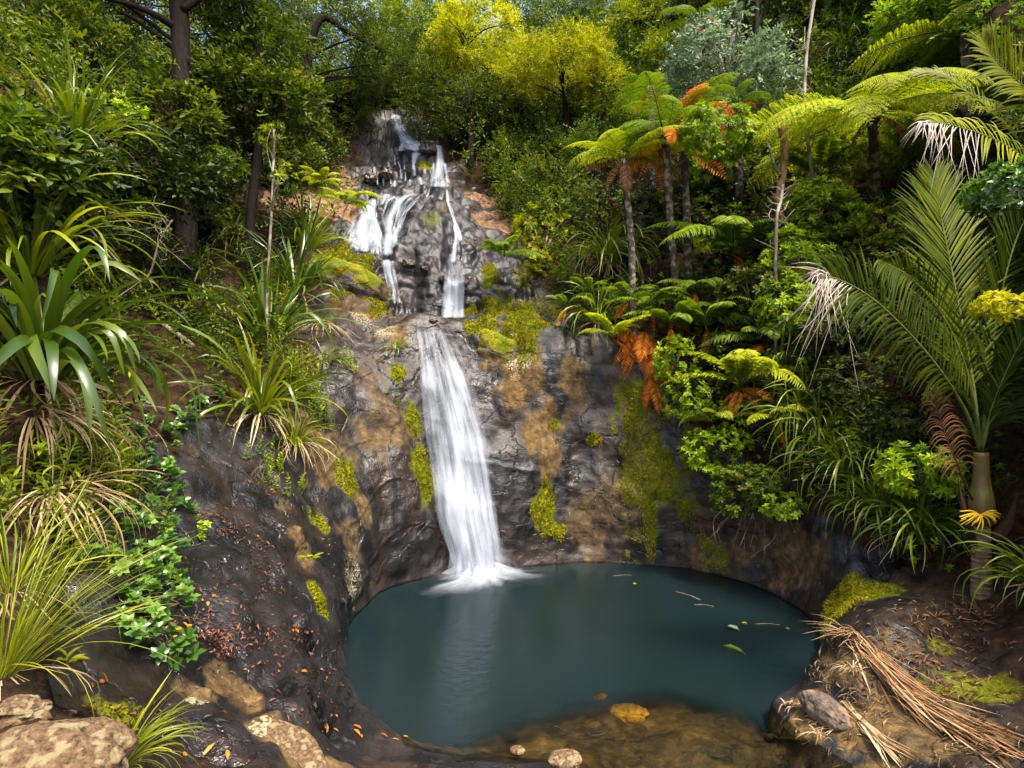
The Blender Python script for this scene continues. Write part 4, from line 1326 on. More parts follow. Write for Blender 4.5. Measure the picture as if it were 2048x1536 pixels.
# ================================================================== UNDERGROWTH (uncountable cover of the slopes)
fc = pts[Q].mean(1)
fn = norm(np.cross(pts[Q[:, 1]] - pts[Q[:, 0]], pts[Q[:, 3]] - pts[Q[:, 0]]))
fn = np.where(fn[:, 2:3] < 0, -fn, fn)
fa = np.linalg.norm(np.cross(pts[Q[:, 2]] - pts[Q[:, 0]], pts[Q[:, 3]] - pts[Q[:, 1]]), axis=1) / 2
fs = soil[Q].mean(1)
ft = tanb[Q].mean(1)
Yc = np.maximum(fc[:, 1], .5)
palmgap = ~((fc[:, 0] > 3.3) & (fc[:, 1] < 6.7))
inview = palmgap & (fc[:, 0] / Yc < 1.7) & (fc[:, 0] / Yc > -1.15) & (fc[:, 1] > 3.2) & (fc[:, 1] < 42) & (fc[:, 2] < 34)
wgt = fa * sstep(.45, .8, fs) * inview * (1 - .93 * ft) * np.where((fc[:, 1] < 6.6) & (fc[:, 0] < 0) & (fc[:, 0] > -4.6), .25, 1.) / (1 + (fc[:, 1] / 17) ** 2)


def cover(n, hmin, hmax, st, mat, label, clusterf=.8, seed=0, tint=.4, flt=None, name='undergrowth', deep=False):
    w_ = wgt.copy()
    w_ *= np.clip(.75 + .8 * fbm(fc, clusterf, 2, off=seed), .3, 2)
    w_ *= HOLLOW_SHADE if deep else 1 - .9 * HOLLOW_SHADE
    if flt is not None:
        w_ *= flt(fc)
    idx = rng.choice(len(fc), n, p=w_ / w_.sum())
    b = fc[idx] + .06 * rng.normal(size=(n, 3))
    hgt = hmin + (hmax - hmin) * rng.random(n) ** 1.3
    up = norm(fn[idx] * .55 + np.array([0, -.12, .8]))
    p = b + up * hgt[:, None] * (.6 + .05 * fc[idx, 1:2])
    g = Geo()
    # far leaves are drawn a little larger so that the slope stays covered
    for lo, hi, f in ((0, 8, .8), (8, 12, 1.0), (12, 18, 1.35), (18, 60, 1.9)):
        k = (b[:, 1] >= lo) & (b[:, 1] < hi)
        if k.any():
            s2 = dict(st)
            for q in ('L', 'W', 'tl'):
                if q in s2:
                    s2[q] = s2[q] * f
            foliage(g, p[k], up[k], s2, tint, .22)
    return tag(link(name, g.mesh(name, smooth=False), mat), label, 'undergrowth', kind='stuff')


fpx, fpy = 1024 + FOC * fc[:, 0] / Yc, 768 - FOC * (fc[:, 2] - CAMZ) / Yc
HOLLOW_SHADE = np.maximum(sstep(1110, 1170, fpx) * sstep(1540, 1480, fpx) * sstep(330, 390, fpy) * sstep(610, 570, fpy), .8 * sstep(660, 600, fpx) * sstep(230, 320, fpy) * sstep(650, 600, fpy))  # zones where canopy shade is painted in by darker leaves
RIM = lambda c: np.where((c[:, 0] > 1.6) & (c[:, 1] < 13.5), 1., .06)
cover(8500, .05, .75, dict(BROAD, T=3, m=7, L=.085, W=.036, tmpl=LEAF_DIAMOND), M_MID, 'dark low undergrowth covering the shaded slopes between the trees', seed=4, tint=.25)
cover(7000, .05, .9, dict(FINE, T=3, m=8), M_OLIVE, 'olive twiggy undergrowth on the slopes beside the upper falls', seed=40, tint=.5, flt=lambda c: np.where(c[:, 0] < 2.2, 1., .35))
cover(5200, .05, .5, dict(BROAD, T=3, m=7, L=.10, W=.045, tmpl=LEAF_OVAL), M_MID, 'mid green leafy undergrowth on the steep right hand slope', seed=80, tint=.55, flt=lambda c: np.where(c[:, 0] > 0, 1., .45))
cover(6500, .05, .5, dict(ROSS, L=.085, W=.036), M_BRIGHT, 'bright small leaved undergrowth over the rim of the right hand slope', seed=120, tint=.45, flt=RIM)
cover(3200, .03, .45, dict(BROAD, T=3, m=7, L=.085, W=.036, tmpl=LEAF_DIAMOND), M_DARK, 'undergrowth with painted shade in the dark hollows under the tree ferns and the left hand trees', seed=200, tint=.35, deep=True)  # shade of the hollows put into the leaf colour
g = Geo()
gaps = [(692, 122, 20, 36), (722, 22, 14, 26), (402, 6, 14, 10)]
q = np.stack([rng.uniform(-250, 2300, 3600), rng.uniform(-90, 300, 3600), rng.uniform(25, 34, 3600)], 1)
for (a, b, rx, ry) in gaps:
    q = q[((q[:, 0] - a) / rx) ** 2 + ((q[:, 1] - b) / ry) ** 2 > 1.3]
pp = np.stack([(q[:, 0] - 1024) * q[:, 2] / FOC, q[:, 2], CAMZ - (q[:, 1] - 768) * q[:, 2] / FOC], 1)
foliage(g, pp, norm(rng.normal(size=pp.shape) + np.array([0, -.6, .5])), dict(FAR, T=5, m=9, tl=1.0, L=.23, W=.09), .4, .3)
tag(link('distant_forest', g.mesh('distant_forest', smooth=False), M_YGREEN), 'far off wood closing the valley behind the cascade', 'forest', kind='stuff')

# ================================================================== FOREST BEHIND THE FALLS
G = 'trees crowding the slope behind the falls'
tree('tree with a vivid yellow crown high above the cascade, the left of two', [(955, 80, 18.2, 84, 50, 1.4), (905, 105, 18.4, 50, 34, 1.0, 80)], M_YELLOW, st=FINE, n=270, r0=.16)
tree('tree with a wide vivid yellow crown, right of its yellow twin', [(1130, 128, 16.6, 84, 44, 1.3), (1190, 168, 16.6, 46, 30, .8, 90), (1055, 150, 17, 60, 34, 1.0, 90)], M_YELLOW, st=FINE, n=270, r0=.16)
tree('grey green small leaved tree behind the two yellow crowns', [(1160, 45, 27, 120, 62, 2), (1080, 20, 28, 80, 60, 1.8, 110), (1250, 70, 26, 70, 70, 1.6, 110)], M_GREY, st=FAR, n=230, r0=.2, tint=.35)
tree('dark leaning trunk with a spreading crown right beside the upper cascade', [(900, 190, 16.8, 90, 40, 1.1), (970, 215, 17.2, 70, 42, 1.0), (860, 225, 16.5, 60, 40, .9, 90)], M_OLIVE, B_DARK,
     trunk=[(948, 402, 16.6), (941, 320, 16.6), (944, 240, 16.7), (930, 150, 16.8)], r0=.13, r1=.06, st=FINE, n=200, limbs=26, tint=.42)
tree('light green feathery tree left of the yellow crowns', [(850, 45, 25, 85, 70, 1.8), (800, 90, 24, 60, 50, 1.5, 90)], M_YGREEN, st=FAR, n=210, r0=.15, tint=.4)
tree('tree whose dark bare limb reaches across above the highest rill', [(760, 120, 16.5, 75, 60, 1.1), (655, 30, 16, 90, 45, 1.2, 110), (820, 130, 17, 50, 50, .8, 70)], M_OLIVE, B_DARK,
     trunk=[(596, 330, 15.6), (610, 160, 15.6), (640, 40, 15.8), (700, 66, 16), (780, 110, 16.4)], r0=.15, r1=.05, st=FINE, n=150, limbs=7, tint=.4)
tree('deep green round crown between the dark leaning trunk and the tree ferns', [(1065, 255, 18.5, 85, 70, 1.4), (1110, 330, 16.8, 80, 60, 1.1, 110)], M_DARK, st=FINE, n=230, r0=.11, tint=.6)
tree('green crown under the right yellow tree', [(1185, 240, 17.2, 85, 65, 1.3), (1190, 320, 15.6, 60, 60, 1.0, 120)], M_MID, st=FINE, n=230, r0=.11, tint=.4)
tree('mid green bushy tree over the ferns right of the upper slope', [(1090, 400, 15, 95, 60, 1.1), (1020, 340, 16.6, 60, 50, .9, 100)], M_OLIVE, st=FINE, n=240, r0=.09, tint=.5)
tree('yellow green bush in front of the dark hollow beside the upper slope', [(1085, 470, 13.2, 62, 62, .7), (1075, 545, 12.7, 36, 40, .5, 60)], M_YELLOW, B_BROWN, st=dict(ROSS, L=.10, W=.040), n=150, r0=.05, name='shrub', cat='shrub', parts=('stem', 'foliage'), tint=.3)
tree('bright yellow green tree behind the tree ferns at the top edge', [(1290, 70, 21, 75, 85, 1.6), (1340, 140, 18, 60, 50, 1.1, 90)], M_YGREEN, st=FAR, n=210, r0=.14, tint=.6)
tree('tall dark tree behind the silvery tree', [(1560, 40, 16.5, 90, 80, 1.5), (1440, 10, 18, 90, 60, 1.5)], M_DARK, B_DARK, trunk=[(1500, 420, 14.6), (1508, 200, 14.8), (1515, 0, 15.2)], r0=.16, st=FAR, n=170, tint=.5)
tree('silvery leaved tree with pale bare twigs above the tree ferns', [(1450, 105, 12.6, 105, 62, 1.0), (1520, 165, 12.2, 60, 38, .7, 80), (1385, 170, 12.8, 45, 45, .7, 60)], M_GREY, B_PALE, st=dict(BROAD, L=.10, W=.042, tl=.30), n=150, r0=.06, limbs=34, tint=.6)
tree('black trunked tree in the shade above the layered fern', [(1720, 10, 15, 90, 70, 1.4), (1800, -30, 15, 90, 70, 1.4)], M_DARK, B_DARK, trunk=[(1785, 260, 13.4), (1790, 100, 13.5), (1795, -40, 14)], r0=.17, r1=.1, st=FAR, n=170, tint=.45)
tree('bright green leafy tree at the top right corner', [(1880, 25, 11.5, 105, 40, 1.0), (2000, 20, 11, 90, 50, 1.0)], M_BRIGHT, B_BROWN, st=BROAD, n=150, r0=.07, tint=.5)

# left hand forest; its darker leaf colours also stand in for forest shade
tree('massive black trunk with one low limb at the top left', [(300, -70, 10.6, 150, 50, 1.4), (450, -40, 10.8, 80, 50, 1.0, 90), (180, 0, 10.4, 70, 30, .7, 60)], M_DARK, B_DARK,
     trunk=[(372, 330, 10.2), (366, 220, 10.2), (362, 90, 10.25), (352, -60, 10.3)], r0=.16, r1=.14, st=FINE, n=170, limbs=9, tint=.5, extra=[[(362, 62, 10.22), (320, 34, 10.1), (262, 10, 10), (190, -8, 9.9)], [(364, 20, 10.2), (420, -20, 10.4), (470, -60, 10.5)]])
tree('brown barked trunk at the left edge under olive sprays', [(70, 20, 9.6, 120, 45, .9), (150, 70, 9.3, 60, 45, .7, 90), (10, 90, 9.3, 60, 50, .6, 60)], M_OLIVE, B_BROWN,
     trunk=[(62, 330, 9.7), (58, 200, 9.7), (62, 60, 9.7), (60, -80, 9.7)], r0=.17, r1=.13, st=dict(LANCE, L=.12), n=110, limbs=20, tint=.35)
tree('slim black trunk standing on the bank left of the reddish earth', [(520, 90, 11.2, 80, 70, .9), (480, 190, 11, 70, 50, .8, 110), (570, 210, 11.2, 62, 50, .8, 100), (450, 150, 11.5, 36, 40, .6, 40)], M_OLIVE, B_DARK,
     trunk=[(500, 450, 10.9), (512, 340, 10.9), (520, 240, 11), (518, 100, 11.1)], r0=.10, r1=.06, st=BROAD, n=130, limbs=26, tint=.45)
tree('thin pale sapling rising out of the dark flax', [(540, 270, 9.6, 28, 40, .3, 16), (560, 360, 9.5, 30, 30, .3, 12)], M_YGREEN, B_PALE, trunk=[(534, 590, 9.3), (540, 480, 9.4), (545, 380, 9.5), (548, 260, 9.6)], r0=.026, r1=.014, st=ROS, limbs=8, tint=.4, name='sapling')
tree('pale green thin crown in front of the sky gap', [(600, 120, 20, 75, 85, 1.4), (560, 60, 20, 50, 60, 1.2, 90)], M_GREY, st=FAR, n=170, r0=.12, tint=.2)
tree('dark bushy tree left of the highest rill', [(660, 250, 18, 75, 50, 1.2), (720, 240, 19, 50, 40, 1., 80), (600, 270, 16, 60, 45, .9, 100)], M_OLIVE, st=FINE, n=200, r0=.08, tint=.3)
tree('shaded tree filling the gap right of the massive black trunk', [(440, 150, 16, 80, 80, 1.3), (420, 30, 17, 70, 60, 1.2, 110)], M_OLIVE, st=FAR, n=200, r0=.12, tint=.35)
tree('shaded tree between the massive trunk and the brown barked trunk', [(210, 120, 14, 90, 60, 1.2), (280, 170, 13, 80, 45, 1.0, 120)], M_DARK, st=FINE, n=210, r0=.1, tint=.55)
tree('small tree overhanging the black stepped ledges from the right', [(930, 270, 18, 40, 40, .8, 90), (905, 240, 19, 40, 35, .8, 70)], M_OLIVE, st=FINE, n=100, r0=.06, tint=.45)
for k, (px, py, Y, rx, ry, lab, mt) in enumerate([
    (20, 210, 8.5, 60, 50, 'dull dark shrub at the far left edge under the brown trunk', M_OLIVE), (60, 330, 7.4, 60, 50, 'dark shrub behind the tips of the tall yellow flax', M_MID), (330, 520, 7.6, 60, 40, 'dim shrub on the dark earth below the bleached branch', M_DARK), (150, 430, 6.8, 50, 40, 'dim shrub between the two flax plants', M_DARK),
    (230, 235, 8.7, 72, 40, 'bright leafed shrub on the upper left slope below the black trunk', M_BRIGHT), (340, 225, 9.6, 72, 42, 'olive shrub just below the massive black trunk', M_OLIVE),
    (170, 320, 7.8, 80, 45, 'dark shrub behind the tall yellow flax', M_DARK), (330, 345, 8.4, 85, 50, 'dull dark shrub in the middle of the left slope', M_DARK), (380, 262, 9.2, 78, 55, 'green shrub close left of the slim black trunk', M_MID),
    (380, 410, 8.6, 55, 40, 'dark shrub above the bleached dead branch', M_DARK), (445, 330, 10.2, 46, 26, 'pale rosette shrub left of the slim black trunk', M_MID), (590, 320, 14, 46, 36, 'olive shrub on the edge of the reddish earth', M_OLIVE),
    (250, 440, 7.2, 70, 50, 'deep green shrub right of the tall yellow flax', M_DARK), (90, 130, 10.5, 70, 60, 'dusky shrub behind the brown barked trunk', M_OLIVE), (470, 450, 9.6, 50, 36, 'olive shrub at the foot of the slim black trunk', M_OLIVE),
    (620, 300, 15.5, 52, 30, 'dark shrub along the top of the reddish earth', M_DARK)]):
    shrub(lab, [(px, py, onslope(px, py + 20, Y, .5), rx, ry, .55)], mt, st=(BROAD if k % 2 else ROSS), n=95 if k % 2 else 120, tint=.5)

# right hand shrubs
for px, py, Y, rx, ry, n_, lab, mt, st in [  # dark, dim and shaded bushes have their shade painted as dark leaf colour
    (1440, 265, 10.2, 62, 52, 130, 'bright glossy shrub just right of the tree fern crowns', M_BRIGHT, ROS), (1450, 345, 9.9, 62, 42, 100, 'fresh green shrub hanging below the glossy one', M_BRIGHT, ROS),
    (1640, 425, 8.9, 62, 52, 130, 'bright green rosette shrub below the pale snag', M_BRIGHT, ROS), (1590, 520, 8.7, 55, 52, 110, 'bright shrub left of the bleached palm frond tip', M_BRIGHT, ROS),
    (1570, 620, 8.6, 46, 56, 100, 'bright shrub beneath the bleached palm frond', M_BRIGHT, ROS), (1755, 312, 9.25, 82, 52, 170, 'yellow green shrub under the flat layered tree fern', M_YGREEN, ROSS),
    (1850, 265, 9.2, 60, 50, 110, 'yellow green shrub beside the upper palm frond', M_YGREEN, ROSS), (1350, 725, 9.7, 36, 42, 80, 'small leaved bush right of the orange dead fern', M_BRIGHT, ROSS),
    (1372, 800, 9.5, 36, 42, 80, 'small leaved bush hanging over the pool wall', M_BRIGHT, ROSS), (1440, 905, 9.1, 66, 42, 120, 'leafy bush overhanging the brown pool wall', M_BRIGHT, ROSS),
    (1500, 965, 8.9, 60, 34, 100, 'trailing bush on the lip of the brown pool wall', M_MID, ROSS), (1560, 1010, 8.6, 34, 22, 40, 'lowest trailing sprig over the brown pool wall', M_BRIGHT, ROSS),
    (1832, 945, 6.9, 58, 46, 90, 'light green bush left of the palm trunk', M_BRIGHT, dict(ROS, L=.10, W=.04)), (1730, 770, 8.3, 80, 60, 150, 'bush with painted shade under the arching palm frond', M_DARK, ROSS),
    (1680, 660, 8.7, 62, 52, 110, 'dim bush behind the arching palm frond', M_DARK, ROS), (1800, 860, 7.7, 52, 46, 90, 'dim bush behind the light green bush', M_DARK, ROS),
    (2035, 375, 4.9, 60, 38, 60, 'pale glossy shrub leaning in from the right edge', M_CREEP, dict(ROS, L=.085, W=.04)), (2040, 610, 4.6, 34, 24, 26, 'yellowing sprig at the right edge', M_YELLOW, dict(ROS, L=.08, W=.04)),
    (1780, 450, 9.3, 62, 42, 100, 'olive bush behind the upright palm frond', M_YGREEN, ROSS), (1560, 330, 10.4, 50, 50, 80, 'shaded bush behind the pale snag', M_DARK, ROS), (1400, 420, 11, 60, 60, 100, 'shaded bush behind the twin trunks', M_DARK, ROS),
    (1300, 470, 12, 70, 70, 110, 'bush with painted shade in the hollow between the tree fern trunks', M_DARK, ROS), (1170, 430, 13.4, 50, 60, 100, 'bush with painted shade left of the single tree fern trunk', M_DARK, ROSS), (1500, 600, 9.6, 50, 60, 90, 'shaded bush behind the bright fern', M_DARK, ROS),
    (1460, 1005, 8.9, 30, 22, 40, 'loose leafy sprig low on the brown pool wall', M_MID, ROSS)]:
    shrub(lab, [(px, py, onslope(px, py, Y, .42) if px < 2000 else Y, rx * 1.25, ry * 1.2, .45)], mt, st=st, n=int(n_ * 1.75), tint=.6, base=(2230, py + 60, Y) if px > 2000 else None, limbs=10, r0=.02)
# ================================================================== TREE FERNS AND FERNS
fern('tree fern on the single slim trunk, with a bright frond reaching left', (1246, 318, 11), 10, 1.35, M_FERNB, FR_TREE, (-.3, .35), 4, M_BROWN, .8, name='tree_fern', cat='tree fern', dpitch=(-.25, .35), base=(1266, 668), trunk_r=.06, trunk_top_r=.058, lean=(.06, 0, 0))
fern('tree fern with many orange dying fronds, left of the twin trunks', (1330, 262, 11), 12, 1.6, M_FERN, FR_TREE, (-.35, .4), 8, M_ORANGE, .85, dpitch=(-.2, .5), name='tree_fern', cat='tree fern', base=(1362, 672), trunk_r=.068, trunk_top_r=.066, lean=(-.03, 0, 0))
fern('tree fern on the darker of the twin trunks', (1366, 258, 11.5), 10, 1.5, M_FERN, FR_TREE, (-.35, .4), 6, M_ORANGE, .9, dpitch=(-.2, .5), name='tree_fern', cat='tree fern', base=(1378, 640), trunk_r=.072, trunk_top_r=.07, lean=(.02, 0, 0))
fern('broad flat tree fern spreading bright fronds across the upper right', (1745, 225, 9.7), 22, 2.5, M_FERNB, FR_TREE[2:], (-.32, .1), 3, M_BROWN, .35, name='tree_fern', cat='tree fern', base=(1752, 420), trunk_r=.085)
fern('tree fern with layered fronds in the top right corner', (1935, 60, 10.6), 11, 2.1, M_FERNB, FR_TREE[2:], (-.25, .1), 0, name='tree_fern', cat='tree fern', base=(1945, 300), trunk_r=.12)
fern('far tree fern with upright orange fronds at the top edge', (1395, 40, 16.5), 8, 1.2, M_FERN, FR_TREE, (-.1, .4), 5, M_ORANGE, .8, name='tree_fern', cat='tree fern', base=(1400, 300), trunk_r=.1)
fern('tree fern with rusty fronds behind the silvery tree', (1300, 175, 14.5), 8, 1.2, M_FERN, FR_TREE, (-.1, .4), 6, M_ORANGE, .7, name='tree_fern', cat='tree fern', base=(1310, 420), trunk_r=.1)
fern('small tree fern half hidden behind the orange frond at the silvery tree', (1475, 205, 11.6), 7, .9, M_FERN, FR_TREE, (-.1, .4), 5, M_ORANGE, .8, name='tree_fern', cat='tree fern', base=(1480, 420), trunk_r=.09)
for px, py, n_, L, mt, dead, lab in [
    (1465, 520, 13, 1.25, M_FERN, 2, 'large dark green fern right of the twin trunks'), (1300, 628, 8, .6, M_FERN, 1, 'fern growing between the single trunk and the twin trunks'), (1345, 665, 9, .65, M_FERN, 2, 'fern at the foot of the twin trunks'),
    (1415, 668, 10, .85, M_FERN, 1, 'fern right of the foot of the twin trunks'), (1228, 692, 8, .6, M_FERNB, 1, 'little bright fern on the rim above the streaked wall'), (1480, 790, 12, .95, M_FERNB, 4, 'fresh green fern with rusty fronds beneath it'),
    (1425, 862, 8, .6, M_FERNB, 0, 'light fern on the lip of the pool wall'), (1548, 860, 8, .6, M_FERNB, 1, 'small yellow green fern above the strap leaved clumps'), (1135, 628, 7, .5, M_FERN, 2, 'dark fern on the ledge right of the moss cushion'),
    (1008, 528, 8, .75, M_FERN, 0, 'fern drooping over the rock right of the square curtain'), (690, 425, 9, .6, M_FERNB, 0, 'fern standing on the edge of the reddish earth'), (640, 385, 9, .5, M_FERNB, 0, 'pale little fern on the reddish earth'),
    (1390, 600, 8, .6, M_FERN, 2, 'fern close behind the twin trunks'), (1640, 370, 9, .9, M_FERN, 1, 'dim fern between the pale snag and the bare trunk'), (1530, 700, 8, .8, M_FERN, 3, 'fern in the shade with rusty fronds'),
    (1260, 610, 7, .5, M_FERN, 1, 'fern touching the single trunk'), (1175, 600, 7, .45, M_FERN, 2, 'low fern left of the strap leaved tuft'), (1475, 985, 6, .4, M_FERNB, 0, 'tiny fern hanging low on the brown pool wall'),
    (620, 1130, 6, .18, M_FERNB, 1, 'tiny fern on the wall above the white lichen')]:
    fern(lab, (px, py - 8, onslope(px, py, 10, .42)), n_, L * (1.35 if px > 1100 else 1.1), mt, FR_GROUND, (-.15, .45), dead, M_ORANGE, .7, lift=.08 if L > .3 else 0)
for px, py, n_, L, azr, lab in [(1285, 700, 18, .95, (3.4, 6.0), 'heap of orange dead fronds on the rim of the streaked wall'), (1250, 690, 8, .5, (3.4, 6.0), 'ragged orange fronds left of the heap of dead fronds'), (1318, 745, 12, .8, (3.6, 5.8), 'orange dead fern below the heap of dead fronds'), (1296, 790, 5, .8, (4.3, 5.2), 'single orange frond hanging down the streaked wall'),
                                (1360, 662, 5, .5, (3.5, 6), 'orange dead fern at the twin trunks')]:
    fern(lab, (px, py), n_, L, M_ORANGE, FR_HANG, (-.9, .1), 0, name='dead_fern', cat='dead fern', azr=azr, lift=.32)

# ================================================================== STRAP LEAVED PLANTS
clump('big glossy flax with broad folded leaves at the left edge', (85, 800), 105, 1.5, .08, M_FLAX, (.6, 1.5), (1.4, 3.0), dead=30, dead_L=.6, rad=.2, nseg=14, kink=.4, W_dead=.03, lift=.15, tint=(.55, .22))
clump('tall yellow green flax behind the big glossy flax', (60, 575), 95, 1.45, .034, M_FLAXY, (.6, 1.5), (.6, 2.6), dead=14, rad=.14, nseg=13, kink=.25, lift=.1)
clump('grassy yellow green clump high on the left slope', (150, 275), 80, .9, .026, M_FLAXY, (.6, 1.5), (.4, 1.8), name='sedge', cat='sedge', rad=.25, tint=(.15, .15))
clump('dark flax on the bank left of the mossy boulder', (590, 590), 110, 1.5, .046, M_FLAX, (.5, 1.5), (.4, 1.9), dead=24, rad=.2, kink=.15)
clump('spiky flax above the dark one', (612, 500), 75, 1.4, .045, M_STRAP, (.4, 1.45), (.5, 1.8), dead=14, rad=.15)
clump('upright dark flax around the foot of the pale sapling', (535, 690), 90, 1.6, .055, M_FLAX, (.7, 1.5), (.3, 1.5), dead=18, rad=.16, kink=.12)
clump('bright green flax with a straw skirt in the middle of the left bank', (520, 830), 100, 1.3, .052, M_FLAXY, (.5, 1.5), (.5, 2.1), dead=80, dead_L=.8, W_dead=.018, rad=.13, kink=.2, tint=(.35, .2))
clump('grassy tuft with straw hanging over the left pool wall', (590, 885), 90, .7, .020, M_FLAXY, (.3, 1.5), (.6, 2.2), name='sedge', cat='sedge', dead=70, dead_L=.6, W_dead=.012, rad=.12)
clump('small bright tuft rooted in the rock left of the main fall', (792, 700), 42, .42, .020, M_STRAP, (.2, 1.4), (.9, 2.2), name='sedge', cat='sedge', dead=12, rad=.05)
clump('loose tuft on the ochre rock left of the main fall', (650, 720), 40, .5, .022, M_FLAXY, (.2, 1.4), (.8, 2.2), name='sedge', cat='sedge', dead=30, rad=.08)
clump('dead straw skirt hanging below the dark flax', (640, 650), 30, .5, .025, M_STRAP, (.2, 1.4), (.8, 2.2), name='sedge', cat='sedge', dead=60, dead_L=.7, W_dead=.016, rad=.14)
clump('sparse strap leaved plant on the dark earth behind the big flax', (400, 560), 24, .9, .03, M_STRAP, (.4, 1.4), (.8, 2.2), dead=12, rad=.1)
clump('strap leaved plant right of the big flax tips', (330, 560), 26, .9, .03, M_STRAP, (.4, 1.4), (.8, 2.2), dead=10, rad=.1)
clump('tufted plant on a stem with a thatch of dead leaves', (470, 520), 40, .7, .03, M_STRAP, (.3, 1.4), (.8, 2.2), dead=60, dead_L=.8, W_dead=.014, rad=.06, lift=.5, stemh=.1)
clump('pale strap leaved plant left of the slim black trunk', (430, 370), 40, .9, .035, M_STRAP, (.4, 1.4), (.6, 2.0), rad=.1, tint=(.75, .2))
G = 'strap leaved clumps on the right bank'
for px, py, n_, L, W, lab, dead in [
    (1215, 575, 85, 1.35, .036, 'strap leaved tuft left of the single tree fern trunk', 40), (1195, 668, 70, 1.0, .03, 'lower strap leaved tuft on the rim above the streaked wall', 20),
    (1600, 880, 80, 1.15, .034, 'strap leaved clump spilling over the brown pool wall', 14), (1688, 1000, 95, 1.0, .034, 'fresh strap leaved clump at the right end of the pool wall', 14),
    (1640, 930, 70, 1.1, .034, 'strap leaved clump between two others above the pool wall', 12), (1760, 1075, 90, .85, .03, 'strap leaved clump hanging over the mossy corner of the pool', 16),
    (1842, 1120, 95, .85, .03, 'strap leaved clump nearest the ringed palm trunk', 20), (1560, 790, 55, .9, .03, 'strap leaved clump behind the fresh green fern', 10),
    (1690, 140, 70, 1.1, .036, 'strap leaved tuft up beside the bare trunk', 24), (2085, 1235, 60, .7, .025, 'strap leaved clump at the right edge behind the palm foot', 14), (1780, 960, 60, .9, .03, 'shaded strap leaved clump behind the light green bush', 10),
    (1600, 700, 50, .9, .03, 'shaded strap leaved clump under the bleached frond', 10), (1650, 280, 50, 1.3, .022, 'long hanging strap leaves beside the bare trunk', 0), (1900, 1030, 50, .7, .028, 'strap leaved clump behind the palm crownshaft', 10)]:
    clump(lab, (px, py), int(n_ * 1.5), L * 1.1, W * .85, M_STRAP, (.5, 1.5), (1.6, 3.1), name='strap_plant', cat='strap plant', dead=dead, rad=.14, nseg=9, lift=.3 if px > 1500 else .5 if py < 600 else .2, tint=(.62, .2))

# foreground left
clump('fountain of fine yellow green grass at the lower left edge', (0, 1350), 110, .95, .007, M_FLAXY, (.5, 1.35), (.2, 1.5), name='grass_tuft', cat='grass', az=(.35, .75), rad=.10, nseg=10, tint=(.6, .25), dead=20, W_dead=.008)
clump('second fountain of fine grass above the first', (20, 1180), 55, .8, .010, M_FLAXY, (.4, 1.4), (.4, 1.7), name='grass_tuft', cat='grass', rad=.10, nseg=10, tint=(.6, .25), dead=40, W_dead=.009)
clump('thin grass tuft beside the pale boulder', (235, 1535), 60, .32, .007, M_FLAXY, (.5, 1.4), (.7, 2.0), name='grass_tuft', cat='grass', az=(.35, .7), rad=.05, tint=(.6, .2))
for px, py, az_, lab in [(70, 860, -.6, 'thatch of dead straw leaves under the big flax'), (200, 850, -.9, 'dead straw thatch hanging over the lance leaved shoots'), (110, 1010, -.7, 'lower thatch of pinkish straw at the left edge')]:
    g0 = clump(lab, (px, py), 75, .65, .014, M_STRAW, (-.5, .6), (.8, 2.0), name='dead_grass', cat='dead grass', az=(az_, .9), rad=.25, tint=(.45, .25), lift=.1)


def shoots(label, at, n, H, leaf, spread=.25, L=.13, W=.022, per=18, name='herb', cat='plant', stems=B_STEM, tmpl=LEAF_LANCE, lean=(0, 0, 0), tint=.5):
    """upright stems with leaves all the way up"""
    b = hit(*at)
    t = thing(name, label, cat, b)
    g, s_ = Geo(), Geo()
    for k in range(n):
        a = np.array([rng.normal() * spread, rng.normal() * spread, -.05])
        a[2] += drop(b[0] + a[0], b[1] + a[1])[2] - b[2] if abs(drop(b[0] + a[0], b[1] + a[1])[2] - b[2]) < .6 else 0
        h = H * rng.uniform(.6, 1.15)
        top = a + np.array([rng.normal() * .15 * h, rng.normal() * .15 * h, h]) + np.array(lean) * h
        tube(s_, [np.array([0, 0, -.06]), a * np.array([.9, .9, 1]) - np.array([0, 0, .02]), a, (a + top) / 2 + .04 * rng.normal(size=3), top], .006, .003, n=11, k=5)
        path = smooth_path([a, (a + top) / 2, top], per)
        q = np.linspace(.25, 1, per)
        i0 = (q * (per - 1)).astype(int)
        ph = np.arange(per) * 2.4 + rng.uniform(0, 6)
        d = np.stack([np.cos(ph), np.sin(ph), .25 + .9 * q ** 3], 1)
        leaves(g, path[i0], d, np.array([[0, 0, 1.]]) + .3 * rng.normal(size=(per, 3)), L * rng.uniform(.7, 1.1, per) * (1.1 - .3 * q), W, tmpl, np.clip(tint + .15 * rng.normal(size=per) + .2 * q, 0, 1))
    link('stem', s_.mesh('stem'), stems, t)
    link('leaves', g.mesh('leaves', smooth=False), leaf, t)
    return t


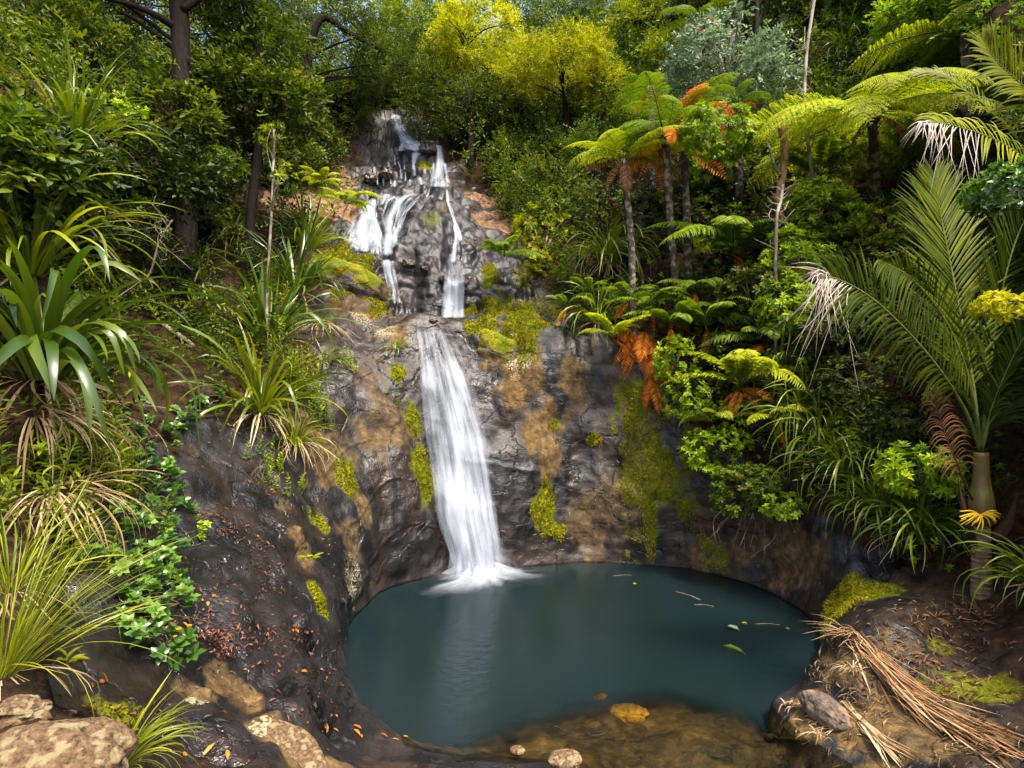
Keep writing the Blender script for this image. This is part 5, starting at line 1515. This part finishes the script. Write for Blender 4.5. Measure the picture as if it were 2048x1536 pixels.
shoots('bunch of lance leaved shoots under the big flax', (165, 925), 22, .75, M_BRIGHT, .16, .14, .024, tint=.6)
shoots('yellowing lance leaved shoots among the straw', (100, 1060), 20, .6, M_YGREEN, .16, .13, .022, tint=.35)
shoots('lance leaved shoots next to the creeper', (225, 990), 16, .55, M_YGREEN, .12, .13, .022, tint=.55)
shoots('lance leaved shoots growing out of the bright flax', (595, 790), 22, .7, M_YGREEN, .16, .12, .02, tint=.4)
shoots('bushy shoots at the right of the bright flax', (630, 830), 22, .6, M_BRIGHT, .16, .07, .028, tmpl=LEAF_OVAL)
shoots('fresh shoots in front of the dark flax', (575, 620), 10, .5, M_FLAXY, .12, .13, .022, tint=.5)
shoots('low leafy shoots at the end of the left wall top', (560, 960), 14, .28, M_BRIGHT, .14, .06, .025, tmpl=LEAF_OVAL)
shoots('leafy shoots on the ochre rock beside the loose tuft', (690, 735), 8, .35, M_BRIGHT, .1, .05, .022, tmpl=LEAF_OVAL)
shoots('hanging green cushion on the wall under the small bright tuft', (798, 770), 10, .22, M_YGREEN, .08, .05, .022, tmpl=LEAF_OVAL, lean=(0, -.5, -1.2))
shoots('seedling with five pointed leaves on the black rock', (135, 1325), 1, .12, M_FLAXY, .01, .14, .04, per=7, tint=.6)
shoots('stray seedling between the flax and the bank', (410, 640), 5, .4, M_OLIVE, .06, .10, .02)


def creeper(label, spots, n, leaf=M_CREEP, L=.075, W=.05, name='creeper', cat='creeper'):
    pp = []
    for px, py, r in spots:
        c = hit(px, py)
        k = int(n * r / .2)
        q = c + rng.normal(size=(k, 3)) * np.array([r, r, 0]) * .6
        for v in q:
            z = drop(v[0], v[1])[2]
            pp.append([v[0], v[1], (z if abs(z - c[2]) < .6 else c[2]) + rng.uniform(.02, .2)])
    pp = np.array(pp)
    b = hit(*spots[0][:2])
    t = thing(name, label, cat, b)
    g = Geo()
    rosettes(g, pp, norm(np.array([.12, -.3, 1.]) + .45 * rng.normal(size=pp.shape)), 6, L, W, .3, LEAF_OVAL, .5, .2)
    if len(spots) == 1:
        link('leaves', g.mesh('leaves', b, smooth=False), leaf, t)
        return
    s_ = Geo()
    cs = [hit(a, c_) + np.array([0, 0, .05]) for a, c_, _ in spots]
    for a, c_ in zip(cs[:-1], cs[1:]):
        tube(s_, [a, (a + c_) / 2 + np.array([0, 0, .05]), c_], .008, .006, n=8, k=5)
    for q in pp[::4]:
        a = min(cs, key=lambda v: np.linalg.norm(v - q))
        tube(s_, [a, (a + q) / 2 + .03 * rng.normal(size=3), q], .004, .002, n=6, k=4)
    link('stem', s_.mesh('stem', b), B_BROWN, t)
    link('leaves', g.mesh('leaves', b, smooth=False), leaf, t)


creeper('round leaved creeper arm reaching right across the black rock', [(440, 810, .08), (410, 830, .11), (370, 850, .13), (330, 880, .15), (290, 905, .16)], 13)
creeper('thick mat of round leaved creeper along the bank', [(270, 960, .16), (340, 965, .14), (300, 1010, .18), (350, 1020, .12), (270, 1060, .18), (330, 1080, .16), (290, 1130, .17), (340, 1130, .12)], 14)
creeper('lower end of the creeper with a few yellow leaves', [(290, 1190, .15), (340, 1180, .12), (250, 1220, .13), (310, 1235, .14), (360, 1220, .08), (270, 1290, .09), (330, 1310, .10), (355, 1310, .06)], 14)
creeper('small weed on the black rock right of the creeper', [(408, 1075, .05)], 30, M_BRIGHT, .05, .03, 'weed', 'plant')

# ================================================================== PALMS
def palm_frond(g, rach, side, n, Ll, Wl, vup=.35, fwd=.75, droop=.5, tint=.5, s0=.22, s1=1., gd=None, gdry=None, dry=(2, 2), nseg=6, one=None):
    """rach: 3D points of the midrib; side: direction of one row of leaflets"""
    p = smooth_path(rach, 60)
    t = norm(np.gradient(p, axis=0))
    side = np.asarray(side, float)
    sp = np.linspace(s0, s1, n)
    idx = np.clip((sp * 59).astype(int), 0, 59)
    T = t[idx]
    Sd = norm(side - T * (T @ side)[:, None])
    Nn = np.cross(Sd, T)
    Nn = np.where(Nn[:, 2:3] < 0, -Nn, Nn)
    q = (sp - s0) / (s1 - s0)
    for sg in ((1, -1) if one is None else (one,)):
        d = norm(Sd * sg + T * (fwd + .9 * q[:, None] ** 2) + Nn * vup + .06 * rng.normal(size=T.shape))
        ln = Ll * (.55 + .45 * np.sin(np.pi * np.clip(q * .9 + .12, 0, 1))) * rng.uniform(.9, 1.08, n) * (1 - .45 * q ** 4)
        m = nseg + 1
        s = np.linspace(0, 1, m)
        dryk = (q > dry[0]) if sg == 1 else (q > dry[1])
        for gg, msk, dr, jit in ((g, ~dryk, droop, .05), (gdry, dryk, droop * 2.3, .35)):
            if gg is None or not msk.any():
                continue
            k = msk.sum()
            dd = d[msk]
            pos = p[idx[msk]][:, None] + dd[:, None] * (s[None, :, None] * ln[msk][:, None, None])
            pos = pos + np.array([0, 0, -1.]) * (dr * ln[msk][:, None, None] * (s[None, :, None] ** 2.2)) + jit * ln[msk][:, None, None] * rng.normal(size=(k, 1, 3)) * s[None, :, None] ** 2
            tg = norm(np.gradient(pos, axis=1))
            sd = norm(np.cross(tg, np.broadcast_to(Nn[msk][:, None], tg.shape)))
            upv = np.cross(sd, tg)
            w = Wl * np.clip(np.minimum(s * 6 + .45, (1 - s) * 2.2 + .04), 0, 1)[None, :, None] * (.42 if gg is gdry else 1)
            V = np.stack([pos + sd * w / 2, pos + upv * w * .25, pos - sd * w / 2], 2)
            o = (np.arange(k) * m * 3)[:, None, None]
            r = (np.arange(nseg) * 3)[None, :, None]
            f = np.concatenate([np.concatenate([o + r, o + r + 1, o + r + 4, o + r + 3], 2).reshape(-1, 4), np.concatenate([o + r + 1, o + r + 2, o + r + 5, o + r + 4], 2).reshape(-1, 4)])
            gg.add(V.reshape(-1, 3), f4=f, tint=np.repeat(np.clip(tint + .16 * rng.normal(size=k), 0, 1), m * 3))


def palm_part(t, b, name, rach, side, n=60, Ll=.8, Wl=.030, mat=M_PALM, r=.02, dry=(2, 2), **k):
    g, gd = Geo(), Geo()
    palm_frond(g, rach, side, n, Ll, Wl, gdry=gd, dry=dry, **k)
    o = link(name, g.mesh(name, b), mat, t)
    s_ = Geo()
    tube(s_, rach, r, r * .25, n=24, k=7)
    link('midrib', s_.mesh('midrib', b), B_STEM if mat is not M_BROWN else B_HUSK, o)
    if gd.n:
        link('dry_leaflets', gd.mesh('dry_leaflets', b), M_PALE, o)
    return o


pb_ = hit(1963, 1188)
Yp = pb_[1]
t = thing('palm', 'palm with a ringed trunk and tall feather fronds on the right bank', 'palm', pb_)
g = Geo()
b0, b1 = pb_ - np.array([0, 0, .1]), P(1962, 1048, Yp)
nk = 110
tube(g, smooth_path([b0, (b0 + b1) / 2, b1], nk), .095, .078, n=nk, k=16, path=False, prof=lambda s: 1 + .09 * np.maximum(0, np.sin(s * 95)) ** 3 + .25 * np.exp(-s * 14))
link('trunk', g.mesh('trunk', pb_), bark_mat('ringed_trunk', (.05, .03, .016), (.34, .24, .13), scale=(3, 3, 26), rough=.7, bump=.8), t)
g = Geo()
b2 = P(1962, 905, Yp)
tube(g, [b1, P(1963, 990, Yp), b2], .095, .085, n=24, k=16, prof=lambda s: 1 + .35 * np.sin(np.pi * np.clip(s * 1.3, 0, 1)) ** 2 - .2 * s)
link('crownshaft', g.mesh('crownshaft', pb_), bark_mat('crownshaft', (.045, .055, .006), (.17, .15, .016), scale=(9, 9, 1.2), rough=.45, c2=(.12, .075, .02), bump=.25, patch=4.), t)
palm_part(t, pb_, 'frond', [b2, P(1930, 820, Yp - .1), P(1860, 715, Yp - .25), P(1760, 610, Yp - .45), P(1680, 560, Yp - .6), P(1640, 556, Yp - .7)], (.55, .35, .8), 80, .72, .025, s0=.28, dry=(.80, .62), vup=.25, droop=.35)
palm_part(t, pb_, 'frond', [b2, P(1945, 760, Yp + .15), P(1915, 600, Yp + .35), P(1885, 450, Yp + .5), P(1868, 350, Yp + .55)], (1, .15, .0), 84, .95, .027, s0=.24, tint=.6, vup=.12, droop=.12, fwd=1.0)
palm_part(t, pb_, 'frond', [b2, P(1978, 760, Yp + .2), P(2000, 600, Yp + .4), P(2040, 460, Yp + .5), P(2100, 370, Yp + .5)], (.9, .3, .1), 76, .85, .027, s0=.24, vup=.15, droop=.2, fwd=.9, tint=.3)
palm_part(t, pb_, 'frond', [b2, P(1995, 790, Yp - .1), P(2060, 660, Yp - .2), P(2170, 560, Yp - .4)], (.4, .9, .2), 50, .8, .034, s0=.2, vup=.2, droop=.3, tint=.3)
palm_part(t, pb_, 'frond', [b2, P(1985, 840, Yp + .2), P(2050, 780, Yp + .6), P(2140, 760, Yp + .9)], (.3, -.9, .2), 44, .7, .03, s0=.2, droop=.5, tint=.25)
palm_part(t, pb_, 'frond', [b2, P(1950, 800, Yp + .3), P(1930, 680, Yp + .8), P(1900, 590, Yp + 1.2)], (1, .2, 0), 50, .75, .032, s0=.25, droop=.3, tint=.25)
palm_part(t, pb_, 'frond', [b2, P(1940, 770, Yp - .2), P(1895, 650, Yp - .5), P(1825, 560, Yp - .8), P(1760, 520, Yp - 1.0)], (.7, .5, .5), 70, .62, .024, s0=.28, droop=.5, tint=.45)
palm_part(t, pb_, 'dead_frond', [P(1945, 1000, Yp - .08), P(1915, 930, Yp - .12), P(1880, 840, Yp - .1), P(1862, 770, Yp - .05)], (1, .3, .2), 34, .4, .012, M_BROWN, .012, s0=.3, droop=.7)
g = Geo()
tube(g, [P(1950, 1090, Yp - .07), P(1930, 1030, Yp - .13), P(1915, 950, Yp - .1)], .03, .012, n=14, k=8, prof=lambda s: .4 + 1.3 * np.sin(np.pi * np.clip(s + .08, 0, 1)))
link('husk', g.mesh('husk', pb_), B_HUSK, t)
g = Geo()
tube(g, [P(1985, 1080, Yp + .02), P(2015, 1050, Yp + .05), P(2035, 990, Yp + .1)], .05, .02, n=14, k=8, prof=lambda s: .5 + 1.2 * np.sin(np.pi * np.clip(s + .08, 0, 1)))
link('husk', g.mesh('husk', pb_), B_HUSK, t)
g = Geo()
for k in range(26):
    a = rng.uniform(-.2, 3.34)
    e = P(1958 + 46 * math.cos(a + 3.14) * rng.uniform(.7, 1), 1045 - 16 + 42 * math.sin(a) * rng.uniform(.3, 1), Yp - .12 - .12 * rng.random())
    tube(g, [P(1960, 1030, Yp - .09), (P(1960, 1030, Yp - .1) + e) / 2 + np.array([0, -.03, .03]), e], .009, .006, n=6, k=5)
link('flower_spray', g.mesh('flower_spray', pb_), leaf_mat('flower_spray', (.60, .34, .01), (.85, .55, .03), trans=0, rough=.5), t)

b9 = P(2190, 470, 7.4)
gb = drop(b9[0], b9[1])
t = thing('palm', 'palm standing beyond the right edge with pale tipped fronds reaching in', 'palm', gb)
g = Geo()
tube(g, [gb - np.array([0, 0, .2]), (gb + b9) / 2, b9], .1, .08, n=24, k=12)
link('trunk', g.mesh('trunk', gb), B_BROWN, t)
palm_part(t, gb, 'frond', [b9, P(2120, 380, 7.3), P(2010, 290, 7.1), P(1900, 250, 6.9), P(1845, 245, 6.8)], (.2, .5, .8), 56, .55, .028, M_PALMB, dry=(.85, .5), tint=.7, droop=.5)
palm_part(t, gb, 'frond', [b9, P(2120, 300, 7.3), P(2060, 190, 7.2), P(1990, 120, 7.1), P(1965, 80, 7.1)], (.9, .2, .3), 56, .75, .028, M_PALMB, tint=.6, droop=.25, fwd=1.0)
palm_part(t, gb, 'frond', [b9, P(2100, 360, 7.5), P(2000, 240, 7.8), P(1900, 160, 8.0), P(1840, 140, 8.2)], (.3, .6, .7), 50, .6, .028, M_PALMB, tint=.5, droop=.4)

# ================================================================== BARE WOOD
def bare(label, pl, r0, r1, mat, twigs=0,  name='dead_tree', cat='dead tree', tw=.5, prof=None):
    p = [P(*a) for a in pl]
    gd = drop(p[0][0], p[0][1])
    nb = BVH.find_nearest(Vector([float(v) for v in p[0]]))
    if cat in ('log', 'root'):
        p = [np.array(BVH.find_nearest(Vector([float(v) for v in q]))[0]) + np.array([0, 0, .03]) for q in p]
    elif nb[3] is not None and nb[3] < 1.3:
        p.insert(0, np.array(nb[0]))
    elif gd[2] < p[0][2] and p[0][2] - gd[2] < 2.5:
        p.insert(0, gd - np.array([0, 0, .1]))
    t = thing(name, label, cat, p[0])
    g = Geo()
    tube(g, p, r0, r1, n=30, k=9, bump=.10, prof=prof)
    if twigs:
        path = smooth_path(p, 40)
        for k in range(twigs):
            a = path[rng.integers(10, 39)]
            d = norm(rng.normal(size=3) * np.array([1, .6, .6]) + np.array([0, 0, .4]))
            l = tw * rng.uniform(.4, 1.1)
            m_ = a + d * l * .5 + .1 * l * rng.normal(size=3)
            e = a + d * l + .25 * l * rng.normal(size=3)
            tube(g, [a, m_, e], r1 * .5, .004, n=8, k=5)
            for _ in range(2):
                e2 = m_ + norm(d + .8 * rng.normal(size=3)) * l * .45
                tube(g, [m_, (m_ + e2) / 2 + .04 * l * rng.normal(size=3), e2], r1 * .25, .003, n=6, k=4)
    link('trunk', g.mesh('trunk', p[0]), mat, t)
    return t


bare('thin bare trunk with pale bark rising out of the top edge', [(1622, 330, 10.5), (1610, 230, 10.5), (1612, 120, 10.6), (1628, 0, 10.7), (1634, -60, 10.8)], .036, .024, B_PALE, 16, tw=.8)
bare('broken pale snag with a forked top', [(1558, 420, 10), (1566, 350, 10), (1570, 300, 10), (1562, 252, 10)], .05, .06, B_TAN, 0)
bare('crooked pale stick leaning off the broken snag', [(1560, 350, 9.97), (1548, 330, 9.95), (1540, 300, 9.93), (1534, 284, 9.92)], .03, .015, B_PALE, 0, 'branch', 'branch')
bare('whitened lichen covered stem below the broken snag', [(1552, 470, 9.4), (1562, 400, 9.5), (1566, 370, 9.5)], .03, .02, B_PALE, 14, 'branch', 'branch', .4)
bare('fine bleached dead branch in the shade of the left slope', [(280, 560, 6.6), (320, 480, 6.6), (345, 440, 6.6)], .012, .008, B_PALE, 12, 'branch', 'branch', .3)
bare('pale log lying on the dark earth behind the flax', [(390, 500, 8.6), (440, 545, 8.3), (475, 570, 8.2)], .035, .03, B_PALE, 0, 'log', 'log')
bare('slender leaning stem between the tree fern trunks', [(1285, 560, 11.6), (1270, 480, 11.8), (1262, 440, 12)], .025, .02, B_BROWN, 0)
bare('low brown root running across the rock beside the leaning trunk', [(1000, 350, 16.2), (975, 385, 16.3), (950, 402, 16.4)], .05, .06, B_BROWN, 0, 'root', 'root')
bare('thin dark sapling stem at the far left edge', [(30, 330, 8.4), (27, 150, 8.4), (24, -20, 8.4)], .03, .02, B_DARK, 14, tw=.9)

g = Geo()
c = hit(1520, 1020)
for k in range(16):
    a = P(1470 + 90 * rng.random(), 1000 + 40 * rng.random(), 8.75)
    e = a + np.array([rng.normal() * .22 - .08, -.05 + .1 * rng.normal(), -rng.uniform(.3, .95)])
    tube(g, [a, (a + e) / 2 + .10 * rng.normal(size=3), e], .008, .003, n=10, k=5)
tag(link('roots', g.mesh('roots', c), B_BROWN, None, c), 'tangle of thin roots hanging down the brown pool wall', 'roots')

# ================================================================== STONES
stone('large pale lichened boulder in the bottom left corner', (85, 1535), (.25, .17, .12), (0, .05, .3), B_STONE, seed=1, sink=.48, facet=.03, rough=.10, kind_box=.8)
stone('long tan slab with pale lichen spots at the bottom left of the pool', (585, 1510), (.34, .16, .075), (.1, .25, -.75), B_STONE, 'stone', seed=11, sink=.60, rough=.1, facet=.06, kind_box=.75)
stone('wedge of greenish rock behind the pale boulder', (30, 1440), (.12, .09, .05), (0, .2, .5), B_STONE, seed=2, sink=.3)
stone('lone grey brown stone sitting on the right shelf', (1652, 1438), (.125, .235, .115), (.12, .05, .42), B_GREYSTONE, 'stone', seed=3, sink=.2, rough=.07, kind_box=.7, facet=.04)
stone('yellow ochre stone lying under the shallow water', (1256, 1428, 5.93), (.20, .12, .085), (0, 0, 0), B_OCHRE, 'stone', seed=4, sink=.52, rough=.08, facet=.03)
stone('mossy rock at the bottom edge in the middle', (1130, 1520, 4.72), (.13, .11, .05), (0, 0, .3), B_STONE, 'stone', seed=5, sink=.45, rough=.1, facet=.05)
stone('little round rock at the lip of the sill', (1035, 1503, 4.9), (.06, .05, .035), (0, 0, 0), B_STONE, 'stone', seed=6, sink=.4, rough=.1, facet=.05)
stone('small dark stone splitting the water at the head of the main fall', (868, 642), (.09, .05, .03), (0, .1, .5), B_BLACK, 'stone', seed=7, sink=.3)
stone('dark rock hump with water parting round it under the cascade top', (858, 305), (.38, .3, .26), (0, 0, .2), B_BLACK, seed=9, sink=.4, rough=.3)
for px, py, s_, lab in [(818, 528, .13, 'black stone resting on the ledge left of the square curtain'), (850, 538, .08, 'small black stone on the ledge beside the square curtain'), (745, 360, .2, 'dark rock at the left end of the stepped ledges'), (772, 352, .2, 'black rock near the left end of the stepped ledges')]:
    stone(lab, (px, py), (s_ * 1.3, s_, s_ * .7), (0, 0, rng.uniform(0, 3)), B_BLACK, 'stone', seed=px, sink=.45, rough=.15, facet=.12)

rock_mass('big rounded boulder under golden green moss left of the square curtain', (700, 575, 11.95), (.80, .75, .50), (.1, .42, .15), 1.1, 21, ochre_k=.5)
rock_mass('cushion of green moss on the bulging rock right of the lip of the main fall', (1000, 712, 11.05), (.68, .50, .52), (.1, .05, 0), 1.0, 22, ochre_k=.9, cat='mossy rock')

# ================================================================== LITTER
def ground_leaves(name, label, spots, mat, L, W, lift=.012, tmpl=LEAF_OVAL, cat='leaf litter'):
    g = Geo()
    for px, py, rx, ry, n in spots:
        for _ in range(n):
            c = hit(px + rx * rng.normal() * .6, py + ry * rng.normal() * .6)
            f = rng.normal(size=3)
            d = np.array([f[0], f[1], .25 * f[2]])
            e = .03
            zx = drop(c[0] + e, c[1], c[2] + .4)[2] - drop(c[0] - e, c[1], c[2] + .4)[2]
            zy = drop(c[0], c[1] + e, c[2] + .4)[2] - drop(c[0], c[1] - e, c[2] + .4)[2]
            nn = norm(np.array([-zx / (2 * e), -zy / (2 * e), 1.]) if abs(zx) + abs(zy) < .4 else np.array([0, -1, .3]))
            d = norm(d - nn * (d @ nn)) + .3 * nn * abs(rng.normal())
            leaves(g, (c + nn * lift)[None], d[None], (nn + .35 * rng.normal(size=3))[None], L * rng.uniform(.35, 1.45), W * rng.uniform(.5, 1.3), tmpl, np.clip(rng.normal(.5, .28), 0, 1))
    return tag(link(name, g.mesh(name, smooth=False), mat), label, cat, kind='stuff')


ground_leaves('leaf_litter', 'rusty fallen leaves and twigs drifted over the black rock of the left bank', [(430, 1030, 40, 14, 70), (470, 1060, 50, 18, 70), (520, 1100, 30, 40, 70), (430, 1200, 110, 90, 110), (470, 1270, 120, 22, 130), (400, 1250, 80, 20, 80), (520, 1300, 120, 90, 110), (600, 1380, 120, 70, 70), (520, 970, 30, 30, 40), (590, 1260, 25, 40, 50),
              (360, 640, 60, 30, 80), (250, 1440, 150, 50, 60), (430, 1290, 60, 25, 80), (640, 1370, 60, 60, 30), (480, 850, 50, 30, 60), (530, 1150, 40, 60, 60)], M_LITTER, .042, .014, tmpl=LEAF_LANCE)
ground_leaves('leaf_litter', 'scattered larger orange leaves on the left bank', [(440, 1195, 30, 10, 3), (380, 1250, 50, 20, 7), (200, 1365, 30, 10, 3), (530, 1340, 60, 14, 5), (790, 1475, 20, 6, 3), (715, 1470, 8, 4, 2), (590, 1260, 8, 20, 4), (180, 1140, 60, 30, 4), (640, 1450, 60, 40, 6), (420, 1520, 40, 20, 4)], M_ORANGE, .06, .028)
ground_leaves('leaf_litter', 'pale fallen petals stuck to the streaked wall', [(1200, 900, 90, 90, 60), (1180, 780, 60, 50, 30), (1230, 990, 70, 40, 20), (680, 1150, 60, 120, 40), (640, 860, 40, 80, 20), (1420, 1080, 50, 60, 22), (1460, 1180, 40, 20, 8)], M_PALE, .022, .009)
ground_leaves('leaf_litter', 'straw bits and dry leaves strewn over the right shelf', [(1800, 1290, 150, 40, 150), (1850, 1380, 150, 60, 190), (1720, 1430, 80, 60, 110), (1950, 1480, 90, 50, 120), (1900, 1230, 100, 30, 90), (1660, 1360, 40, 40, 60), (1620, 1440, 40, 20, 40)], M_STRAW, .10, .007, tmpl=LEAF_DIAMOND)
ground_leaves('leaf_litter', 'brown fallen leaves strewn under the palm on the right shelf', [(1850, 1290, 130, 50, 90), (1900, 1380, 130, 60, 80), (1950, 1230, 80, 30, 60), (1750, 1350, 80, 50, 50), (1700, 1210, 50, 20, 30)], M_BROWN, .055, .022)

# fallen palm frond on the right shelf
a0, a1 = hit(1690, 1275), hit(2080, 1570)
t = thing('fallen_frond', 'long dry palm frond lying across the right shelf', 'fallen frond', a0)
g = Geo()
ax = a1 - a0
for k in range(150):
    s = rng.random() ** 1.2 * .8
    st_ = a0 + ax * s + np.array([rng.normal() * .05, rng.normal() * .05, 0])
    L_ = rng.uniform(.5, 1.1) * (.5 if s > .6 else .8)
    dr_ = norm(ax) + np.array([rng.normal() * .13 + .05, rng.normal() * .13 + .06, 0])
    e_ = st_ + dr_ * L_
    m_ = (st_ + e_) / 2
    gz = lambda q: max(drop(q[0], q[1])[2], -.05)
    ha, hb = gz(st_) + rng.uniform(.02, .10), gz(e_) + rng.uniform(.01, .06)
    q3 = [np.array([st_[0], st_[1], ha]), np.array([m_[0], m_[1], max((ha + hb) / 2, gz(m_) + .015)]), np.array([e_[0], e_[1], hb])]
    strip(g, np.array(q3) - a0, rng.uniform(.006, .016), np.clip(rng.normal(.5, .25), 0, 1), 9)
for k in range(26):     # splayed tips toward the pool
    st_ = a0 + np.array([rng.normal() * .06 + .08, rng.normal() * .06 - .05, .03])
    e_ = st_ + np.array([-rng.uniform(.1, .5), rng.uniform(-.2, .25), rng.uniform(.0, .12)])
    strip(g, np.array([st_, (st_ + e_) / 2 + np.array([0, 0, .04]), e_]) - a0, .009, np.clip(rng.normal(.7, .2), 0, 1), 7)
link('leaflets', g.mesh('leaflets'), M_FALLEN, t)
g = Geo()
q = [hit(1785, 1360) + np.array([0, 0, .06]), hit(1820, 1395) + np.array([0, 0, .07]), hit(1850, 1430) + np.array([0, 0, .05])]
tube(g, np.array(q) - a0, .03, .03, n=16, k=10, prof=lambda s: .35 + .9 * np.sin(np.pi * np.clip(s * .9 + .1, 0, 1)))
link('sheath', g.mesh('sheath'), bark_mat('orange_sheath', (.18, .06, .02), (.50, .24, .09), scale=(6, 6, 6), bump=.3), t)
a0 = hit(1690, 1420)
t = thing('fallen_frond', 'smaller straw coloured dry frond lying below the lone stone', 'fallen frond', a0)
g = Geo()
for k in range(16):
    q = [hit(1690 + rng.normal() * 6, 1415 + rng.normal() * 5) + np.array([0, 0, .03]), hit(1745 + rng.normal() * 10, 1470 + rng.normal() * 6) + np.array([0, 0, .04]), hit(1800 + rng.normal() * 22, 1530 + rng.normal() * 10) + np.array([0, 0, .02])]
    strip(g, np.array(q) - a0, rng.uniform(.010, .03), np.clip(rng.normal(.6, .2), 0, 1), 9)
link('leaflets', g.mesh('leaflets'), M_STRAW, t)
for lab, c_, n_ in (('bunch of curled straw at the water edge below the lone stone', (1640, 1472), 14), ('splayed straw at the corner of the right shelf', (1580, 1415), 14), ('little pile of broken straw above the lone stone', (1700, 1345), 24)):
    a0 = hit(*c_)
    g = Geo()
    for k in range(n_):
        an = rng.uniform(0, 6.28)
        l_ = rng.uniform(.08, .24)
        e_ = np.array([math.cos(an) * l_, math.sin(an) * l_ * .7, rng.uniform(-.01, .04)])
        strip(g, np.array([[0, 0, .02], e_ / 2 + np.array([0, 0, .05]), e_]) + .03 * rng.normal(size=3) * np.array([1, 1, .2]), .009, np.clip(rng.normal(.6, .2), 0, 1), 6)
    tag(link('straw', g.mesh('straw'), M_STRAW, None, a0), lab, 'straw')

# floating on the pool
def floater(label, px, py, L, W, az, mat, tmpl=LEAF_OVAL, name='floating_leaf', cat='leaf', stick=False):
    Y = 3600 / (py - 768.)
    c = P(px, py, Y)
    c[2] = .006
    g = Geo()
    d = np.array([math.cos(az), math.sin(az), 0])
    if stick:
        tube(g, [-d * L / 2, np.array([.02, .02, .004]), d * L / 2], W, W * .5, n=7, k=5)
    else:
        leaves(g, np.zeros((1, 3)), d[None], np.array([[0, 0, 1.]]), L, W, tmpl, .6)
    tag(link(name, g.mesh(name, smooth=False), mat, None, c), label, cat)


floater('yellow leaf floating on the far side of the pool', 1266, 1168, .07, .04, .3, M_YELLOW)
floater('thin pale twig floating behind the leaves', 1375, 1192, .42, .007, -.9, B_PALE, name='floating_twig', cat='twig', stick=True)
floater('short pale twig floating beside the thin one', 1408, 1212, .25, .007, -.25, B_PALE, name='floating_twig', cat='twig', stick=True)
floater('straw twig floating near the right wall', 1535, 1250, .3, .006, -.1, B_PALE, name='floating_twig', cat='twig', stick=True)
floater('grey green leaf floating in the right half of the pool', 1455, 1252, .16, .09, -.8, M_GREY)
floater('yellow leaf floating next to the grey green one', 1484, 1247, .08, .05, .2, M_YELLOW)
floater('long green blade floating on the right of the pool', 1446, 1292, .28, .035, -.7, M_FERN, LEAF_LANCE)
floater('small green leaf floating nearest the right wall', 1572, 1258, .06, .035, .2, M_BRIGHT)
floater('faint twig floating at the back of the pool', 1245, 1152, .3, .006, .1, B_PALE, name='floating_twig', cat='twig', stick=True)
